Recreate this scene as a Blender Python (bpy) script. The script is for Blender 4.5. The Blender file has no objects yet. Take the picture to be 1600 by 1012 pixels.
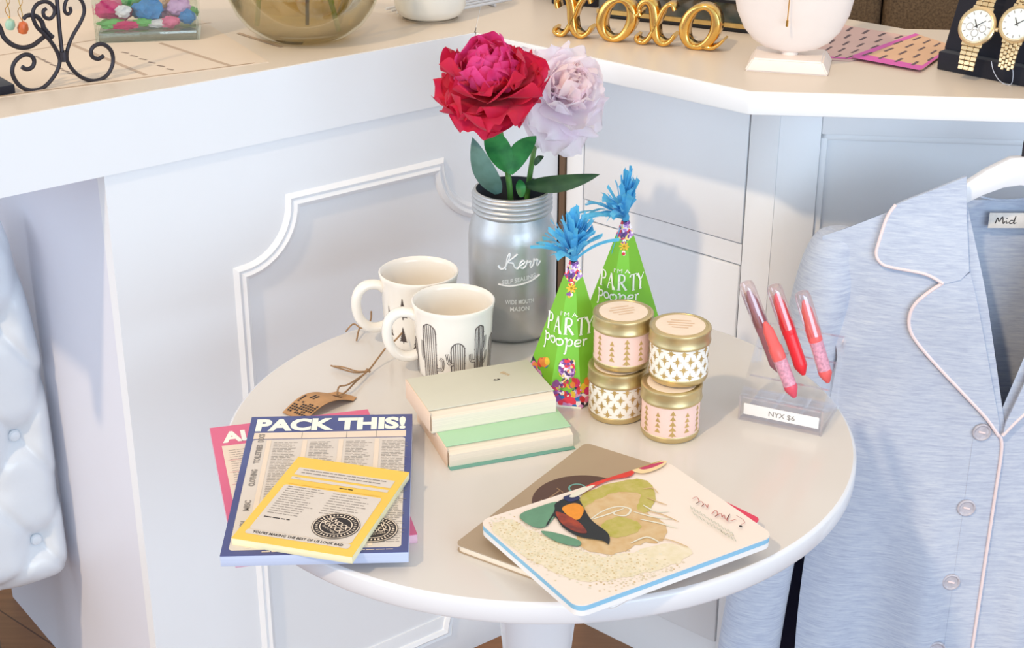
import bpy, bmesh, math, random
from mathutils import Vector, Matrix, noise
from mathutils.geometry import tessellate_polygon
random.seed(11)
PI = math.pi
RAD = math.radians
sc = bpy.context.scene
COL = sc.collection
# ------------------------------------------------------------------ camera
CZ = 1.57412
FPX = 2439.75
PITCH, ROLL = RAD(24.2493), RAD(0.1218)
F = Vector((0, math.cos(PITCH), -math.sin(PITCH)))
X0 = Vector((1, 0, 0)); U0 = X0.cross(F)
CX = math.cos(ROLL) * X0 + math.sin(ROLL) * U0
CU = -math.sin(ROLL) * X0 + math.cos(ROLL) * U0
cam = bpy.data.cameras.new('camera')
cam.sensor_width = 36.0
cam.lens = FPX / 1600 * 36
cam.clip_start = 0.02
camo = bpy.data.objects.new('camera', cam); COL.objects.link(camo)
M = Matrix((CX, CU, -F)).transposed().to_4x4(); M.translation = (0, 0, CZ)
camo.matrix_world = M
sc.camera = camo

def ray(px, py):
    return F + CX * ((px - 800) / FPX) + CU * ((506 - py) / FPX)
def at(px, py, z):
    "point of the place at height z seen at this spot of the photograph"
    d = ray(px, py); k = (z - CZ) / d.z
    return Vector((0, 0, CZ)) + d * k
def aty(px, py, y):
    d = ray(px, py); return Vector((0, 0, CZ)) + d * (y / d.y)
def atp(px, py, p0, n):
    d = ray(px, py); o = Vector((0, 0, CZ))
    return o + d * ((Vector(p0) - o).dot(n) / d.dot(n))

# ------------------------------------------------------------------ materials
def lin(c):
    out = []
    for x in c[:3]:
        x = x / 255.0
        out.append(x / 12.92 if x <= 0.04045 else ((x + 0.055) / 1.055) ** 2.4)
    return (out[0], out[1], out[2], 1.0)
MATS = {}
def mat(name, c, rough=0.5, metal=0.0, var=0.04, scale=18.0, bump=0.0, bscale=60.0, trans=0.0, ior=1.45,
        alpha=1.0, coat=0.0, sheen=0.0, spec=0.5, stretch=None, c2=None):
    m = bpy.data.materials.new(name); m.use_nodes = True
    nt = m.node_tree; b = nt.nodes['Principled BSDF']
    b.inputs['Roughness'].default_value = rough
    b.inputs['Metallic'].default_value = metal
    b.inputs['IOR'].default_value = ior
    b.inputs['Transmission Weight'].default_value = trans
    b.inputs['Coat Weight'].default_value = coat
    b.inputs['Sheen Weight'].default_value = sheen
    b.inputs['Specular IOR Level'].default_value = spec
    tc = nt.nodes.new('ShaderNodeTexCoord')
    src = tc.outputs['Object']
    if stretch:
        mp = nt.nodes.new('ShaderNodeMapping'); mp.inputs['Scale'].default_value = stretch
        nt.links.new(src, mp.inputs['Vector']); src = mp.outputs['Vector']
    if var > 0 or c2:
        nz = nt.nodes.new('ShaderNodeTexNoise'); nz.inputs['Scale'].default_value = scale
        nz.inputs['Detail'].default_value = 4
        nt.links.new(src, nz.inputs['Vector'])
        rp = nt.nodes.new('ShaderNodeValToRGB')
        a = lin(c); bb = lin(c2) if c2 else tuple(min(1, x * (1 - var * 2)) for x in a[:3]) + (1,)
        rp.color_ramp.elements[0].position = 0.32; rp.color_ramp.elements[1].position = 0.68
        rp.color_ramp.elements[0].color = bb; rp.color_ramp.elements[1].color = a
        nt.links.new(nz.outputs['Fac'], rp.inputs['Fac'])
        nt.links.new(rp.outputs['Color'], b.inputs['Base Color'])
    else:
        b.inputs['Base Color'].default_value = lin(c)
    if bump > 0:
        n2 = nt.nodes.new('ShaderNodeTexNoise'); n2.inputs['Scale'].default_value = bscale
        n2.inputs['Detail'].default_value = 3
        nt.links.new(src, n2.inputs['Vector'])
        bp = nt.nodes.new('ShaderNodeBump'); bp.inputs['Strength'].default_value = bump
        bp.inputs['Distance'].default_value = 0.002
        nt.links.new(n2.outputs['Fac'], bp.inputs['Height'])
        nt.links.new(bp.outputs['Normal'], b.inputs['Normal'])
    MATS[name] = m
    return m
def clear(name, tint, amount=0.88, rough=0.03):
    "thin clear plastic: mostly see-through with a glossy sheen"
    m = bpy.data.materials.new(name); m.use_nodes = True; nt = m.node_tree
    out = nt.nodes['Material Output']; nt.nodes.remove(nt.nodes['Principled BSDF'])
    t = nt.nodes.new('ShaderNodeBsdfTransparent'); t.inputs['Color'].default_value = lin(tint)
    g = nt.nodes.new('ShaderNodeBsdfGlossy'); g.inputs['Roughness'].default_value = rough
    g.inputs['Color'].default_value = (1, 1, 1, 1)
    lw = nt.nodes.new('ShaderNodeLayerWeight'); lw.inputs['Blend'].default_value = 0.25
    mx = nt.nodes.new('ShaderNodeMixShader')
    mr = nt.nodes.new('ShaderNodeMapRange'); mr.inputs['To Min'].default_value = 1 - amount; mr.inputs['To Max'].default_value = 0.5
    nt.links.new(lw.outputs['Fresnel'], mr.inputs['Value'])
    nt.links.new(mr.outputs['Result'], mx.inputs['Fac'])
    nt.links.new(t.outputs['BSDF'], mx.inputs[1]); nt.links.new(g.outputs['BSDF'], mx.inputs[2])
    nt.links.new(mx.outputs['Shader'], out.inputs['Surface'])
    return m
def thin_mat(name, c, c2, scale=50, tl=0.4, rough=.6):
    "petals and tissue: light shines through"
    m = mat(name, c, rough, scale=scale, c2=c2, sheen=.15); nt = m.node_tree; b = nt.nodes['Principled BSDF']
    t = nt.nodes.new('ShaderNodeBsdfTranslucent'); mx = nt.nodes.new('ShaderNodeMixShader'); mx.inputs['Fac'].default_value = tl
    src = b.inputs['Base Color'].links[0].from_socket
    nt.links.new(src, t.inputs['Color']); nt.links.new(b.outputs['BSDF'], mx.inputs[1]); nt.links.new(t.outputs['BSDF'], mx.inputs[2])
    nt.links.new(mx.outputs['Shader'], nt.nodes['Material Output'].inputs['Surface'])
    return m
def jumble(name, cols, scale, rough=0.5):
    "printed confetti: random coloured cells"
    m = bpy.data.materials.new(name); m.use_nodes = True; nt = m.node_tree
    b = nt.nodes['Principled BSDF']; b.inputs['Roughness'].default_value = rough
    tc = nt.nodes.new('ShaderNodeTexCoord'); v = nt.nodes.new('ShaderNodeTexVoronoi')
    v.inputs['Scale'].default_value = scale
    nt.links.new(tc.outputs['Object'], v.inputs['Vector'])
    sp = nt.nodes.new('ShaderNodeSeparateColor'); nt.links.new(v.outputs['Color'], sp.inputs['Color'])
    rp = nt.nodes.new('ShaderNodeValToRGB'); rp.color_ramp.interpolation = 'CONSTANT'
    el = rp.color_ramp.elements
    while len(el) < len(cols): el.new(0.5)
    for i, c in enumerate(cols):
        el[i].position = i / len(cols); el[i].color = lin(c)
    nt.links.new(sp.outputs['Red'], rp.inputs['Fac'])
    nt.links.new(rp.outputs['Color'], b.inputs['Base Color'])
    return m

# ------------------------------------------------------------------ mesh builder
def catmull(pts, n=8, closed=False):
    pts = [Vector(p) for p in pts]; out = []; N = len(pts)
    rng = range(N) if closed else range(N - 1)
    for i in rng:
        if closed: p0, p1, p2, p3 = pts[i - 1], pts[i], pts[(i + 1) % N], pts[(i + 2) % N]
        else: p0, p1, p2, p3 = pts[max(i - 1, 0)], pts[i], pts[i + 1], pts[min(i + 2, N - 1)]
        for k in range(n):
            t = k / n
            out.append(0.5 * ((2 * p1) + (p2 - p0) * t + (2 * p0 - 5 * p1 + 4 * p2 - p3) * t * t + (3 * p1 - p0 - 3 * p2 + p3) * t ** 3))
    if not closed: out.append(pts[-1].copy())
    return out
TEXT_CACHE = {}
def text_mesh(s, bold=0.0):
    k = (s, bold)
    if k in TEXT_CACHE: return TEXT_CACHE[k]
    c = bpy.data.curves.new('t', 'FONT'); c.body = s; c.size = 1.0; c.offset = bold; c.resolution_u = 3
    o = bpy.data.objects.new('t', c); COL.objects.link(o)
    dg = bpy.context.evaluated_depsgraph_get(); dg.update()
    me = bpy.data.meshes.new_from_object(o.evaluated_get(dg))
    v = [x.co.copy() for x in me.vertices]; f = [tuple(p.vertices) for p in me.polygons]
    bpy.data.objects.remove(o); bpy.data.curves.remove(c); bpy.data.meshes.remove(me)
    TEXT_CACHE[k] = (v, f)
    return v, f
class MB:
    def __init__(s): s.v = []; s.f = []; s.m = []; s.mats = []
    def mi(s, m):
        if m not in s.mats: s.mats.append(m)
        return s.mats.index(m)
    def add(s, vs, fs, m, T=None):
        b = len(s.v); i = s.mi(m)
        for p in vs:
            p = Vector(p)
            s.v.append(T @ p if T else p)
        for f in fs:
            s.f.append(tuple(b + k for k in f)); s.m.append(i)
    def bm(s, bm, m, T=None):
        bm.verts.index_update()
        s.add([v.co.copy() for v in bm.verts], [tuple(v.index for v in f.verts) for f in bm.faces], m, T); bm.free()
    def box(s, x0, x1, y0, y1, z0, z1, m, T=None, bev=0.0, seg=2):
        bm = bmesh.new(); bmesh.ops.create_cube(bm, size=1)
        for v in bm.verts:
            v.co = Vector((x0 + (v.co.x + .5) * (x1 - x0), y0 + (v.co.y + .5) * (y1 - y0), z0 + (v.co.z + .5) * (z1 - z0)))
        if bev > 0: bmesh.ops.bevel(bm, geom=bm.edges[:], offset=bev, segments=seg, affect='EDGES', profile=0.5)
        s.bm(bm, m, T)
    def prism(s, poly, z0, z1, m, T=None, bev=0.0, seg=2):
        bm = bmesh.new(); n = len(poly)
        a = [bm.verts.new((p[0], p[1], z0)) for p in poly]; b = [bm.verts.new((p[0], p[1], z1)) for p in poly]
        bm.faces.new(a[::-1]); bm.faces.new(b)
        for i in range(n): bm.faces.new((a[i], a[(i + 1) % n], b[(i + 1) % n], b[i]))
        bmesh.ops.recalc_face_normals(bm, faces=bm.faces[:])
        if bev > 0: bmesh.ops.bevel(bm, geom=[e for e in bm.edges if len(e.link_faces) == 2 and e.calc_face_angle() > 0.6], offset=bev, segments=seg, affect='EDGES', profile=0.5)
        s.bm(bm, m, T)
    def lathe(s, prof, m, seg=48, T=None, closed=False):
        n = len(prof); vs = []; fs = []
        for k in range(seg):
            a = 2 * PI * k / seg
            for r, z in prof: vs.append((r * math.cos(a), r * math.sin(a), z))
        for k in range(seg):
            k2 = (k + 1) % seg
            for i in range(n if closed else n - 1):
                j = (i + 1) % n
                fs.append((k * n + i, k2 * n + i, k2 * n + j, k * n + j))
        bm = bmesh.new(); bv = [bm.verts.new(v) for v in vs]
        for f in fs:
            try: bm.faces.new([bv[i] for i in f])
            except ValueError: pass
        bmesh.ops.remove_doubles(bm, verts=bm.verts[:], dist=1e-6)
        s.bm(bm, m, T)
    def tube(s, pts, r, m, seg=8, closed=False, T=None, cap=True, flat=None):
        pts = [Vector(p) for p in pts]; n = len(pts)
        rr = r if isinstance(r, (list, tuple)) else [r] * n
        tan = []
        for i in range(n):
            a = pts[(i - 1) % n] if closed or i > 0 else pts[i]; b = pts[(i + 1) % n] if closed or i < n - 1 else pts[i]
            d = b - a; tan.append(d.normalized() if d.length > 1e-9 else Vector((0, 0, 1)))
        up = Vector((0, 0, 1)) if abs(tan[0].z) < 0.9 else Vector((1, 0, 0))
        nv = (up - tan[0] * up.dot(tan[0])).normalized(); vs = []; fs = []
        for i in range(n):
            nv = (nv - tan[i] * nv.dot(tan[i])).normalized(); bn = tan[i].cross(nv)
            for k in range(seg):
                a = 2 * PI * k / seg
                vs.append(pts[i] + (nv * math.cos(a) + bn * math.sin(a) * (flat or 1)) * rr[i])
        for i in range(n if closed else n - 1):
            j = (i + 1) % n
            for k in range(seg):
                k2 = (k + 1) % seg; fs.append((i * seg + k, i * seg + k2, j * seg + k2, j * seg + k))
        if cap and not closed:
            fs.append(tuple(range(seg - 1, -1, -1))); fs.append(tuple((n - 1) * seg + k for k in range(seg)))
        s.add(vs, fs, m, T)
    def grid(s, fn, nu, nv, m, T=None, cu=False):
        vs = [fn(u / nu, v / nv) for v in range(nv + 1) for u in range(nu + (0 if cu else 1))]
        W = nu + (0 if cu else 1); fs = []
        for v in range(nv):
            for u in range(nu):
                u2 = (u + 1) % W
                fs.append((v * W + u, v * W + u2, (v + 1) * W + u2, (v + 1) * W + u))
        s.add(vs, fs, m, T)
    def decal(s, vs, fs, m, fn, maxlen=None, T=None):
        "flat 2-D faces laid on a surface by fn(u, v)"
        bm = bmesh.new(); bv = [bm.verts.new((v[0], v[1], 0)) for v in vs]
        for f in fs:
            try: bm.faces.new([bv[i] for i in f])
            except ValueError: pass
        if maxlen:
            bmesh.ops.triangulate(bm, faces=bm.faces[:])
            for _ in range(5):
                e = [e for e in bm.edges if e.calc_length() > maxlen]
                if not e: break
                bmesh.ops.subdivide_edges(bm, edges=e, cuts=1)
                bmesh.ops.triangulate(bm, faces=[f for f in bm.faces if len(f.verts) > 3])
        for v in bm.verts: v.co = Vector(fn(v.co.x, v.co.y))
        s.bm(bm, m, T)
    def poly(s, pts, m, fn, maxlen=None, T=None):
        pts = [Vector((p[0], p[1], 0)) for p in pts]
        tri = tessellate_polygon([pts])
        s.decal(pts, tri, m, fn, maxlen, T)
    def disc(s, cx, cy, rx, ry, m, fn, n=24, maxlen=None, rot=0.0):
        c, q = math.cos(rot), math.sin(rot)
        p = []
        for k in range(n):
            a = 2 * PI * k / n; x, y = rx * math.cos(a), ry * math.sin(a)
            p.append((cx + x * c - y * q, cy + x * q + y * c))
        s.poly(p, m, fn, maxlen)
    def ring(s, cx, cy, r0, r1, m, fn, n=32):
        vs = []; fs = []
        for k in range(n):
            a = 2 * PI * k / n
            vs += [(cx + r0 * math.cos(a), cy + r0 * math.sin(a)), (cx + r1 * math.cos(a), cy + r1 * math.sin(a))]
        for k in range(n):
            j = (k + 1) % n; fs.append((2 * k, 2 * k + 1, 2 * j + 1, 2 * j))
        s.decal(vs, fs, m, fn)
    def stroke(s, pts, w, m, fn, n=6, smooth=True, closed=False, taper=False, maxlen=None):
        p = catmull([(a[0], a[1], 0) for a in pts], n, closed) if smooth else [Vector((a[0], a[1], 0)) for a in pts]
        N = len(p); vs = []; fs = []
        for i in range(N):
            a = p[(i - 1) % N] if closed or i > 0 else p[i]; b = p[(i + 1) % N] if closed or i < N - 1 else p[i]
            d = b - a; d = d.normalized() if d.length > 1e-12 else Vector((1, 0, 0))
            q = Vector((-d.y, d.x, 0)); t = i / max(1, N - 1)
            ww = (w(t) if callable(w) else w) * 0.5
            if taper: ww *= 0.35 + 0.65 * math.sin(PI * (0.08 + 0.84 * t))
            vs += [p[i] + q * ww, p[i] - q * ww]
        for i in range(N if closed else N - 1):
            j = (i + 1) % N; fs.append((2 * i, 2 * i + 1, 2 * j + 1, 2 * j))
        s.decal(vs, fs, m, fn, maxlen)
    def text(s, t, m, fn, h=None, w=None, cx=0, cy=0, bold=0.0, maxlen=None, align='c'):
        v, f = text_mesh(t, bold)
        x0 = min(p.x for p in v); x1 = max(p.x for p in v)
        y1 = 0.72
        sx = (w / (x1 - x0)) if w else h / y1
        sy = h / y1 if h else sx
        ox = (x0 + x1) / 2 if align == 'c' else x0
        s.decal([((p.x - ox) * sx + cx, p.y * sy + cy) for p in v], f, m, fn, maxlen)
    def sweep(s, pts, w, depth, m, fn, closed=False, n=6, ch=0.002):
        "ribbon of width w in the (u, v) plane, extruded by depth; fn(u, v, d) places it"
        p = catmull([(a[0], a[1], 0) for a in pts], n, closed); N = len(p); vs = []; fs = []
        for i in range(N):
            a = p[(i - 1) % N] if closed or i > 0 else p[i]; b = p[(i + 1) % N] if closed or i < N - 1 else p[i]
            d = (b - a).normalized(); q = Vector((-d.y, d.x, 0)); t = i / max(1, N - 1)
            hw = (w(t) if callable(w) else w) * 0.5; hd = depth / 2; c = min(ch, hw * 0.6)
            for o, e in ((hw, hd - c), (hw - c, hd), (-hw + c, hd), (-hw, hd - c), (-hw, -hd + c), (-hw + c, -hd), (hw - c, -hd), (hw, -hd + c)):
                r = p[i] + q * o; vs.append(fn(r.x, r.y, e))
        for i in range(N if closed else N - 1):
            j = (i + 1) % N
            for k in range(8):
                k2 = (k + 1) % 8; fs.append((i * 8 + k, i * 8 + k2, j * 8 + k2, j * 8 + k))
        if not closed:
            fs.append(tuple(range(7, -1, -1))); fs.append(tuple((N - 1) * 8 + k for k in range(8)))
        s.add(vs, fs, m)
    def build(s, name, parent=None, sharp=38, recalc=True, kind=None, label=None, inv=None):
        me = bpy.data.meshes.new(name)
        if inv is not None: s.v = [inv @ p for p in s.v]
        me.from_pydata([tuple(p) for p in s.v], [], s.f)
        for m in s.mats: me.materials.append(m)
        me.polygons.foreach_set('material_index', s.m)
        if recalc:
            bm = bmesh.new(); bm.from_mesh(me); bmesh.ops.recalc_face_normals(bm, faces=bm.faces[:]); bm.to_mesh(me); bm.free()
        me.polygons.foreach_set('use_smooth', [True] * len(me.polygons))
        me.set_sharp_from_angle(angle=RAD(sharp))
        o = bpy.data.objects.new(name, me); COL.objects.link(o)
        if parent: o.parent = parent
        if kind: o['kind'] = kind
        if label: o['label'] = label
        return o
def thing(name, label, cat, loc=(0, 0, 0), rz=0.0, group=None):
    o = bpy.data.objects.new(name, None); COL.objects.link(o)
    o.empty_display_size = 0.03
    o.location = loc; o.rotation_euler = (0, 0, rz)
    o['label'] = label; o['category'] = cat
    if group: o['group'] = group
    return o
def tag(o, label, cat, group=None):
    o['label'] = label; o['category'] = cat
    if group: o['group'] = group
    return o
def MW(o):
    "world matrix of a thing that stands upright"
    return Matrix.Translation(o.location) @ o.rotation_euler.to_matrix().to_4x4()
def copy_tree(o, parent=None):
    c = o.copy(); COL.objects.link(c)
    if parent: c.parent = parent
    for ch in [x for x in bpy.data.objects if x.parent == o]: copy_tree(ch, c)
    return c
def TR(x=0, y=0, z=0): return Matrix.Translation((x, y, z))
def ROT(a, ax): return Matrix.Rotation(a, 4, ax)
def basis(xv, yv, zv, o):
    m = Matrix((Vector(xv), Vector(yv), Vector(zv))).transposed().to_4x4(); m.translation = o; return m
def align_z(o, d):
    "matrix with z along d at o"
    m = Vector(d).to_track_quat('Z', 'Y').to_matrix().to_4x4(); m.translation = o; return m
def rrect(w, h, r, n=5):
    p = []
    for cx, cy, a0 in ((w / 2 - r, h / 2 - r, 0), (-w / 2 + r, h / 2 - r, 90), (-w / 2 + r, -h / 2 + r, 180), (w / 2 - r, -h / 2 + r, 270)):
        for k in range(n + 1):
            a = RAD(a0 + 90 * k / n); p.append((cx + r * math.cos(a), cy + r * math.sin(a)))
    return p
def flat(z): return lambda u, v: (u, v, z)
def cyl(r, a0=-PI / 2): return lambda u, v: (r * math.cos(a0 + u / r), r * math.sin(a0 + u / r), v)
# ------------------------------------------------------------------ palette
white_paint = mat('white paint', (242, 244, 247), 0.42, var=0.008, scale=6, bump=0.04, bscale=90)
white_gloss = mat('white table enamel', (228, 229, 233), 0.25, var=0.008, scale=5, coat=0.3)
cream_top = mat('cream top with warm light tint', (222, 210, 196), 0.33, var=0.02, scale=5)  # warm overhead light put into this base, on the tops only
table_top_m = mat('table cream with warm light tint', (221, 217, 212), 0.2, var=0.012, scale=4, coat=0.15)  # same warm light tint in the table top, rim left white
brown_wood_fill = mat('brown leg wood and gap fill', (112, 88, 66), 0.5, var=0.12, scale=30, stretch=(1, 1, .1))
black_m = mat('black', (18, 19, 26), 0.45, var=0.05)
navy_black = mat('navy velvet', (14, 16, 34), 0.75, var=0.1, scale=60, sheen=0.2)
iron_m = mat('wrought iron', (62, 58, 64), 0.42, 0.55, var=0.12, scale=60, bump=0.2)
gold_m = mat('polished gold', (236, 190, 104), 0.16, 1.0, var=0.02)
gold_sat = mat('satin gold', (214, 194, 146), 0.36, 0.85, var=0.03)
gold_foil = mat('gold foil', (214, 182, 116), 0.4, 0.5, var=0.08, scale=90)
paper_cream = mat('cream pages', (242, 230, 212), 0.8, var=0.05, scale=8, stretch=(1, 1, 220))
paper_white = mat('white paper', (240, 238, 236), 0.7, var=0.02, scale=20)
ink_grey = mat('grey ink', (148, 142, 138), 0.8, var=0)
ink_dark = mat('dark ink', (52, 48, 50), 0.8, var=0)

# ------------------------------------------------------------------ light
w = bpy.data.worlds.new('room light'); sc.world = w; w.use_nodes = True
nt = w.node_tree; bg = nt.nodes['Background']
tc = nt.nodes.new('ShaderNodeTexCoord'); sp = nt.nodes.new('ShaderNodeSeparateXYZ')
nt.links.new(tc.outputs['Generated'], sp.inputs['Vector'])
rz = nt.nodes.new('ShaderNodeValToRGB'); nt.links.new(sp.outputs['Z'], rz.inputs['Fac'])
mr = nt.nodes.new('ShaderNodeMapRange'); mr.inputs['From Min'].default_value = -0.4; mr.inputs['From Max'].default_value = 0.9
nt.links.new(sp.outputs['Z'], mr.inputs['Value']); nt.links.new(mr.outputs['Result'], rz.inputs['Fac'])
e = rz.color_ramp.elements
e[0].position = 0.15; e[0].color = (0.50, 0.58, 0.72, 1)
e[1].position = 0.92; e[1].color = (0.62, 0.55, 0.49, 1)
m_ = e.new(0.42); m_.color = (0.71, 0.87, 1.0, 1)
nt.links.new(rz.outputs['Color'], bg.inputs['Color']); bg.inputs['Strength'].default_value = 1.22

def area(name, loc, target, size, energy, color, sy=None):
    l = bpy.data.lights.new(name, 'AREA'); l.energy = energy; l.color = color
    l.shape = 'RECTANGLE'; l.size = size; l.size_y = sy or size
    o = bpy.data.objects.new(name, l); COL.objects.link(o); o.location = loc
    o.rotation_euler = (Vector(target) - Vector(loc)).to_track_quat('-Z', 'Y').to_euler()
    return o
sun = bpy.data.lights.new('sun', 'SUN'); sun.energy = 1.3; sun.angle = RAD(2.5); sun.color = (1.0, 0.75, 0.47)
so = bpy.data.objects.new('sun', sun); COL.objects.link(so); so.location = (-2, -2, 4)
so.rotation_euler = Vector((0.587, 0.81, -1.026)).to_track_quat('-Z', 'Y').to_euler()
area('shop window', (1.9, -2.0, 1.25), (-0.1, 1.9, 0.6), 3.2, 84, (0.66, 0.82, 1.0), 2.0)
area('side fill', (-3.2, 0.2, 1.5), (0.2, 2.0, 0.7), 2.4, 26, (0.76, 0.84, 1.0), 1.8)  # added cool fill for the desk side, no window seen there
area('ceiling lamps', (0.5, 2.6, 3.2), (0.2, 2.0, 0.8), 2.2, 6, (1.0, 0.86, 0.7), 2.2)
sc.view_settings.view_transform = 'Standard'; sc.view_settings.look = 'None'
sc.view_settings.gamma = 1.0; sc.view_settings.use_curve_mapping = False
sc.view_settings.exposure = 0.0
sc.cycles.transparent_max_bounces = 40
sc.cycles.max_bounces = 14

# ------------------------------------------------------------------ room
def wood_floor():
    m = bpy.data.materials.new('orange floor boards'); m.use_nodes = True; nt = m.node_tree
    b = nt.nodes['Principled BSDF']; b.inputs['Roughness'].default_value = 0.35
    tc = nt.nodes.new('ShaderNodeTexCoord'); mp = nt.nodes.new('ShaderNodeMapping')
    mp.inputs['Rotation'].default_value = (0, 0, RAD(40))
    br = nt.nodes.new('ShaderNodeTexBrick'); br.inputs['Scale'].default_value = 1.0
    br.inputs['Brick Width'].default_value = 1.1; br.inputs['Row Height'].default_value = 0.09; br.inputs['Mortar Size'].default_value = 0.0015
    br.inputs['Color1'].default_value = lin((168, 118, 76)); br.inputs['Color2'].default_value = lin((150, 102, 62)); br.inputs['Mortar'].default_value = lin((96, 60, 34))
    nz = nt.nodes.new('ShaderNodeTexNoise'); nz.inputs['Scale'].default_value = 6; nz.inputs['Detail'].default_value = 6
    mp2 = nt.nodes.new('ShaderNodeMapping'); mp2.inputs['Scale'].default_value = (1, 14, 1); mp2.inputs['Rotation'].default_value = (0, 0, RAD(40))
    mx = nt.nodes.new('ShaderNodeMix'); mx.data_type = 'RGBA'; mx.blend_type = 'MULTIPLY'; mx.inputs['Factor'].default_value = 0.5
    nt.links.new(tc.outputs['Object'], mp.inputs['Vector']); nt.links.new(mp.outputs['Vector'], br.inputs['Vector'])
    nt.links.new(tc.outputs['Object'], mp2.inputs['Vector']); nt.links.new(mp2.outputs['Vector'], nz.inputs['Vector'])
    nt.links.new(br.outputs['Color'], mx.inputs['A']); nt.links.new(nz.outputs['Fac'], mx.inputs['B'])
    nt.links.new(mx.outputs['Result'], b.inputs['Base Color'])
    return m
b = MB(); b.box(-4, 4, -3, 6, -0.05, 0, wood_floor()); b.build('floor', kind='structure')
b = MB(); b.box(-4, 4, 5.2, 5.3, 0, 2.9, mat('shop wall paint', (214, 204, 190), 0.8, var=0.02)); b.build('wall_back', kind='structure')

# ------------------------------------------------------------------ counters
ZC = 1.045
AL, AM, AR = RAD(37.784), RAD(-41.06), RAD(-5.458)
OL = Vector((-0.5011, 1.8268, 0)); OM = Vector((0.0728, 2.2778, 0)); OR = Vector((0.3602, 2.0276, 0))
DL = Vector((math.cos(AL), math.sin(AL), 0)); BL = Vector((-math.sin(AL), math.cos(AL), 0))
DM = Vector((math.cos(AM), math.sin(AM), 0)); BM = Vector((-math.sin(AM), math.cos(AM), 0))
DR = Vector((math.cos(AR), math.sin(AR), 0)); BR = Vector((-math.sin(AR), math.cos(AR), 0))
def meet(p, d, q, e):
    den = d.x * e.y - d.y * e.x; t = ((q - p).x * e.y - (q - p).y * e.x) / den
    return p + d * t
LF = at(0, 185, ZC); MF = at(1172, 143, ZC)
C0 = meet(Vector((LF.x, LF.y, 0)), DL, Vector((MF.x, MF.y, 0)), DM)
M1 = Vector((MF.x, MF.y, 0))
LA = OL - DL * 0.365
RE = M1 + DR * 1.25
MRb = meet(M1 + BR * 0.35, DR, M1 + BM * 0.42, DM)
Cb = meet(C0, Vector((0.03, 1, 0)), M1 + BM * 0.42, DM)
def moulding(mb, pts, m, T, wd=0.011, closed=True):
    "picture-frame moulding swept along a path on the face y = 0 of frame T"
    prof = [(-wd, 0.0), (-wd * .9, .005), (-wd * .35, .0085), (wd * .1, .0045), (wd * .45, .0065), (wd, 0.0)]
    N = len(pts); vs = []; fs = []
    for i in range(N):
        a = Vector(pts[i - 1]); p = Vector(pts[i]); c = Vector(pts[(i + 1) % N])
        d1 = (p - a).normalized(); d2 = (c - p).normalized()
        n1 = Vector((-d1.y, d1.x)); n2 = Vector((-d2.y, d2.x)); nn = (n1 + n2).normalized()
        k = 1 / max(0.5, nn.dot(n1))
        for o, h in prof: q = p + nn * o * k; vs.append((q.x, -h, q.y))
    L = len(prof)
    for i in range(N):
        j = (i + 1) % N
        for k in range(L - 1): fs.append((i * L + k, i * L + k + 1, j * L + k + 1, j * L + k))
    mb.add(vs, fs, m, T)
def arc2(cx, cy, r, a0, a1, n=10):
    return [(cx + r * math.cos(RAD(a0 + (a1 - a0) * k / n)), cy + r * math.sin(RAD(a0 + (a1 - a0) * k / n))) for k in range(n + 1)]

# left desk: panel, return side, apron, worktop
dk = thing('reception_desk', 'white panelled desk section on the left with deep apron and scalloped moulding', 'desk', OL, AL)
Ti = MW(dk).inverted()
p = MB(); p.box(0, 0.725, 0.004, 0.026, 0, 0.9495, white_paint); front = p.build('front_panel', dk)
p = MB()
xl, xr, zb, zt, rr_ = 0.176, 0.588, 0.055, 0.860, 0.085
path = [(xl, zb + rr_)] + arc2(xl, zb, rr_, 90, 0)[1:] + [(xr - rr_, zb)] + arc2(xr, zb, rr_, 180, 90)[1:] + [(xr, zt - rr_)] + arc2(xr, zt, rr_, 270, 180)[1:] + [(xl + rr_, zt)] + arc2(xl, zt, rr_, 0, -90)[1:]
moulding(p, path[::-1], white_paint, TR(0, 0.0042, 0)); p.build('panel_moulding', dk)
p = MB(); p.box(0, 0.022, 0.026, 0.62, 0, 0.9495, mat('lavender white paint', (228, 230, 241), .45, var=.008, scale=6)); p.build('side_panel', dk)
p = MB(); p.box(0.022, 0.725, 0.002, 0.004, 0, 0.09, white_paint, bev=0.0005); p.build('plinth', dk)
p = MB()
poly = [LA, C0, Cb, Cb - DL * 0.2 + BL * 0.1, LA + BL * 0.8]
poly[0] = poly[0] + BL * .024; poly[1] = C0 + Vector((0.03, 1, 0)).normalized() * (.024 / Vector((0.03, 1, 0)).normalized().dot(BL))
poly = [Ti @ q for q in poly]
xc = (Ti @ C0).x
p.prism([(q.x, q.y) for q in poly], ZC - 0.0305, ZC - 0.0008, white_paint)
p.box(-0.365, xc - .0001, 0.0, 0.024, 0.9495, ZC - 0.0008, white_paint)
p.box(xc - .0001, 0.725, 0.0, 0.024, 0.9495, ZC - 0.0307, white_paint)
p.prism([(q.x * 1.0, q.y) for q in [poly[0] + Vector((.003, -.022, 0)), (Ti @ C0) + Vector((-.0004, .002, 0)), poly[2], poly[3], poly[4] + Vector((.003, 0, 0))]], ZC - 0.0008, ZC, cream_top)
p.build('worktop', dk)

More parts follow.
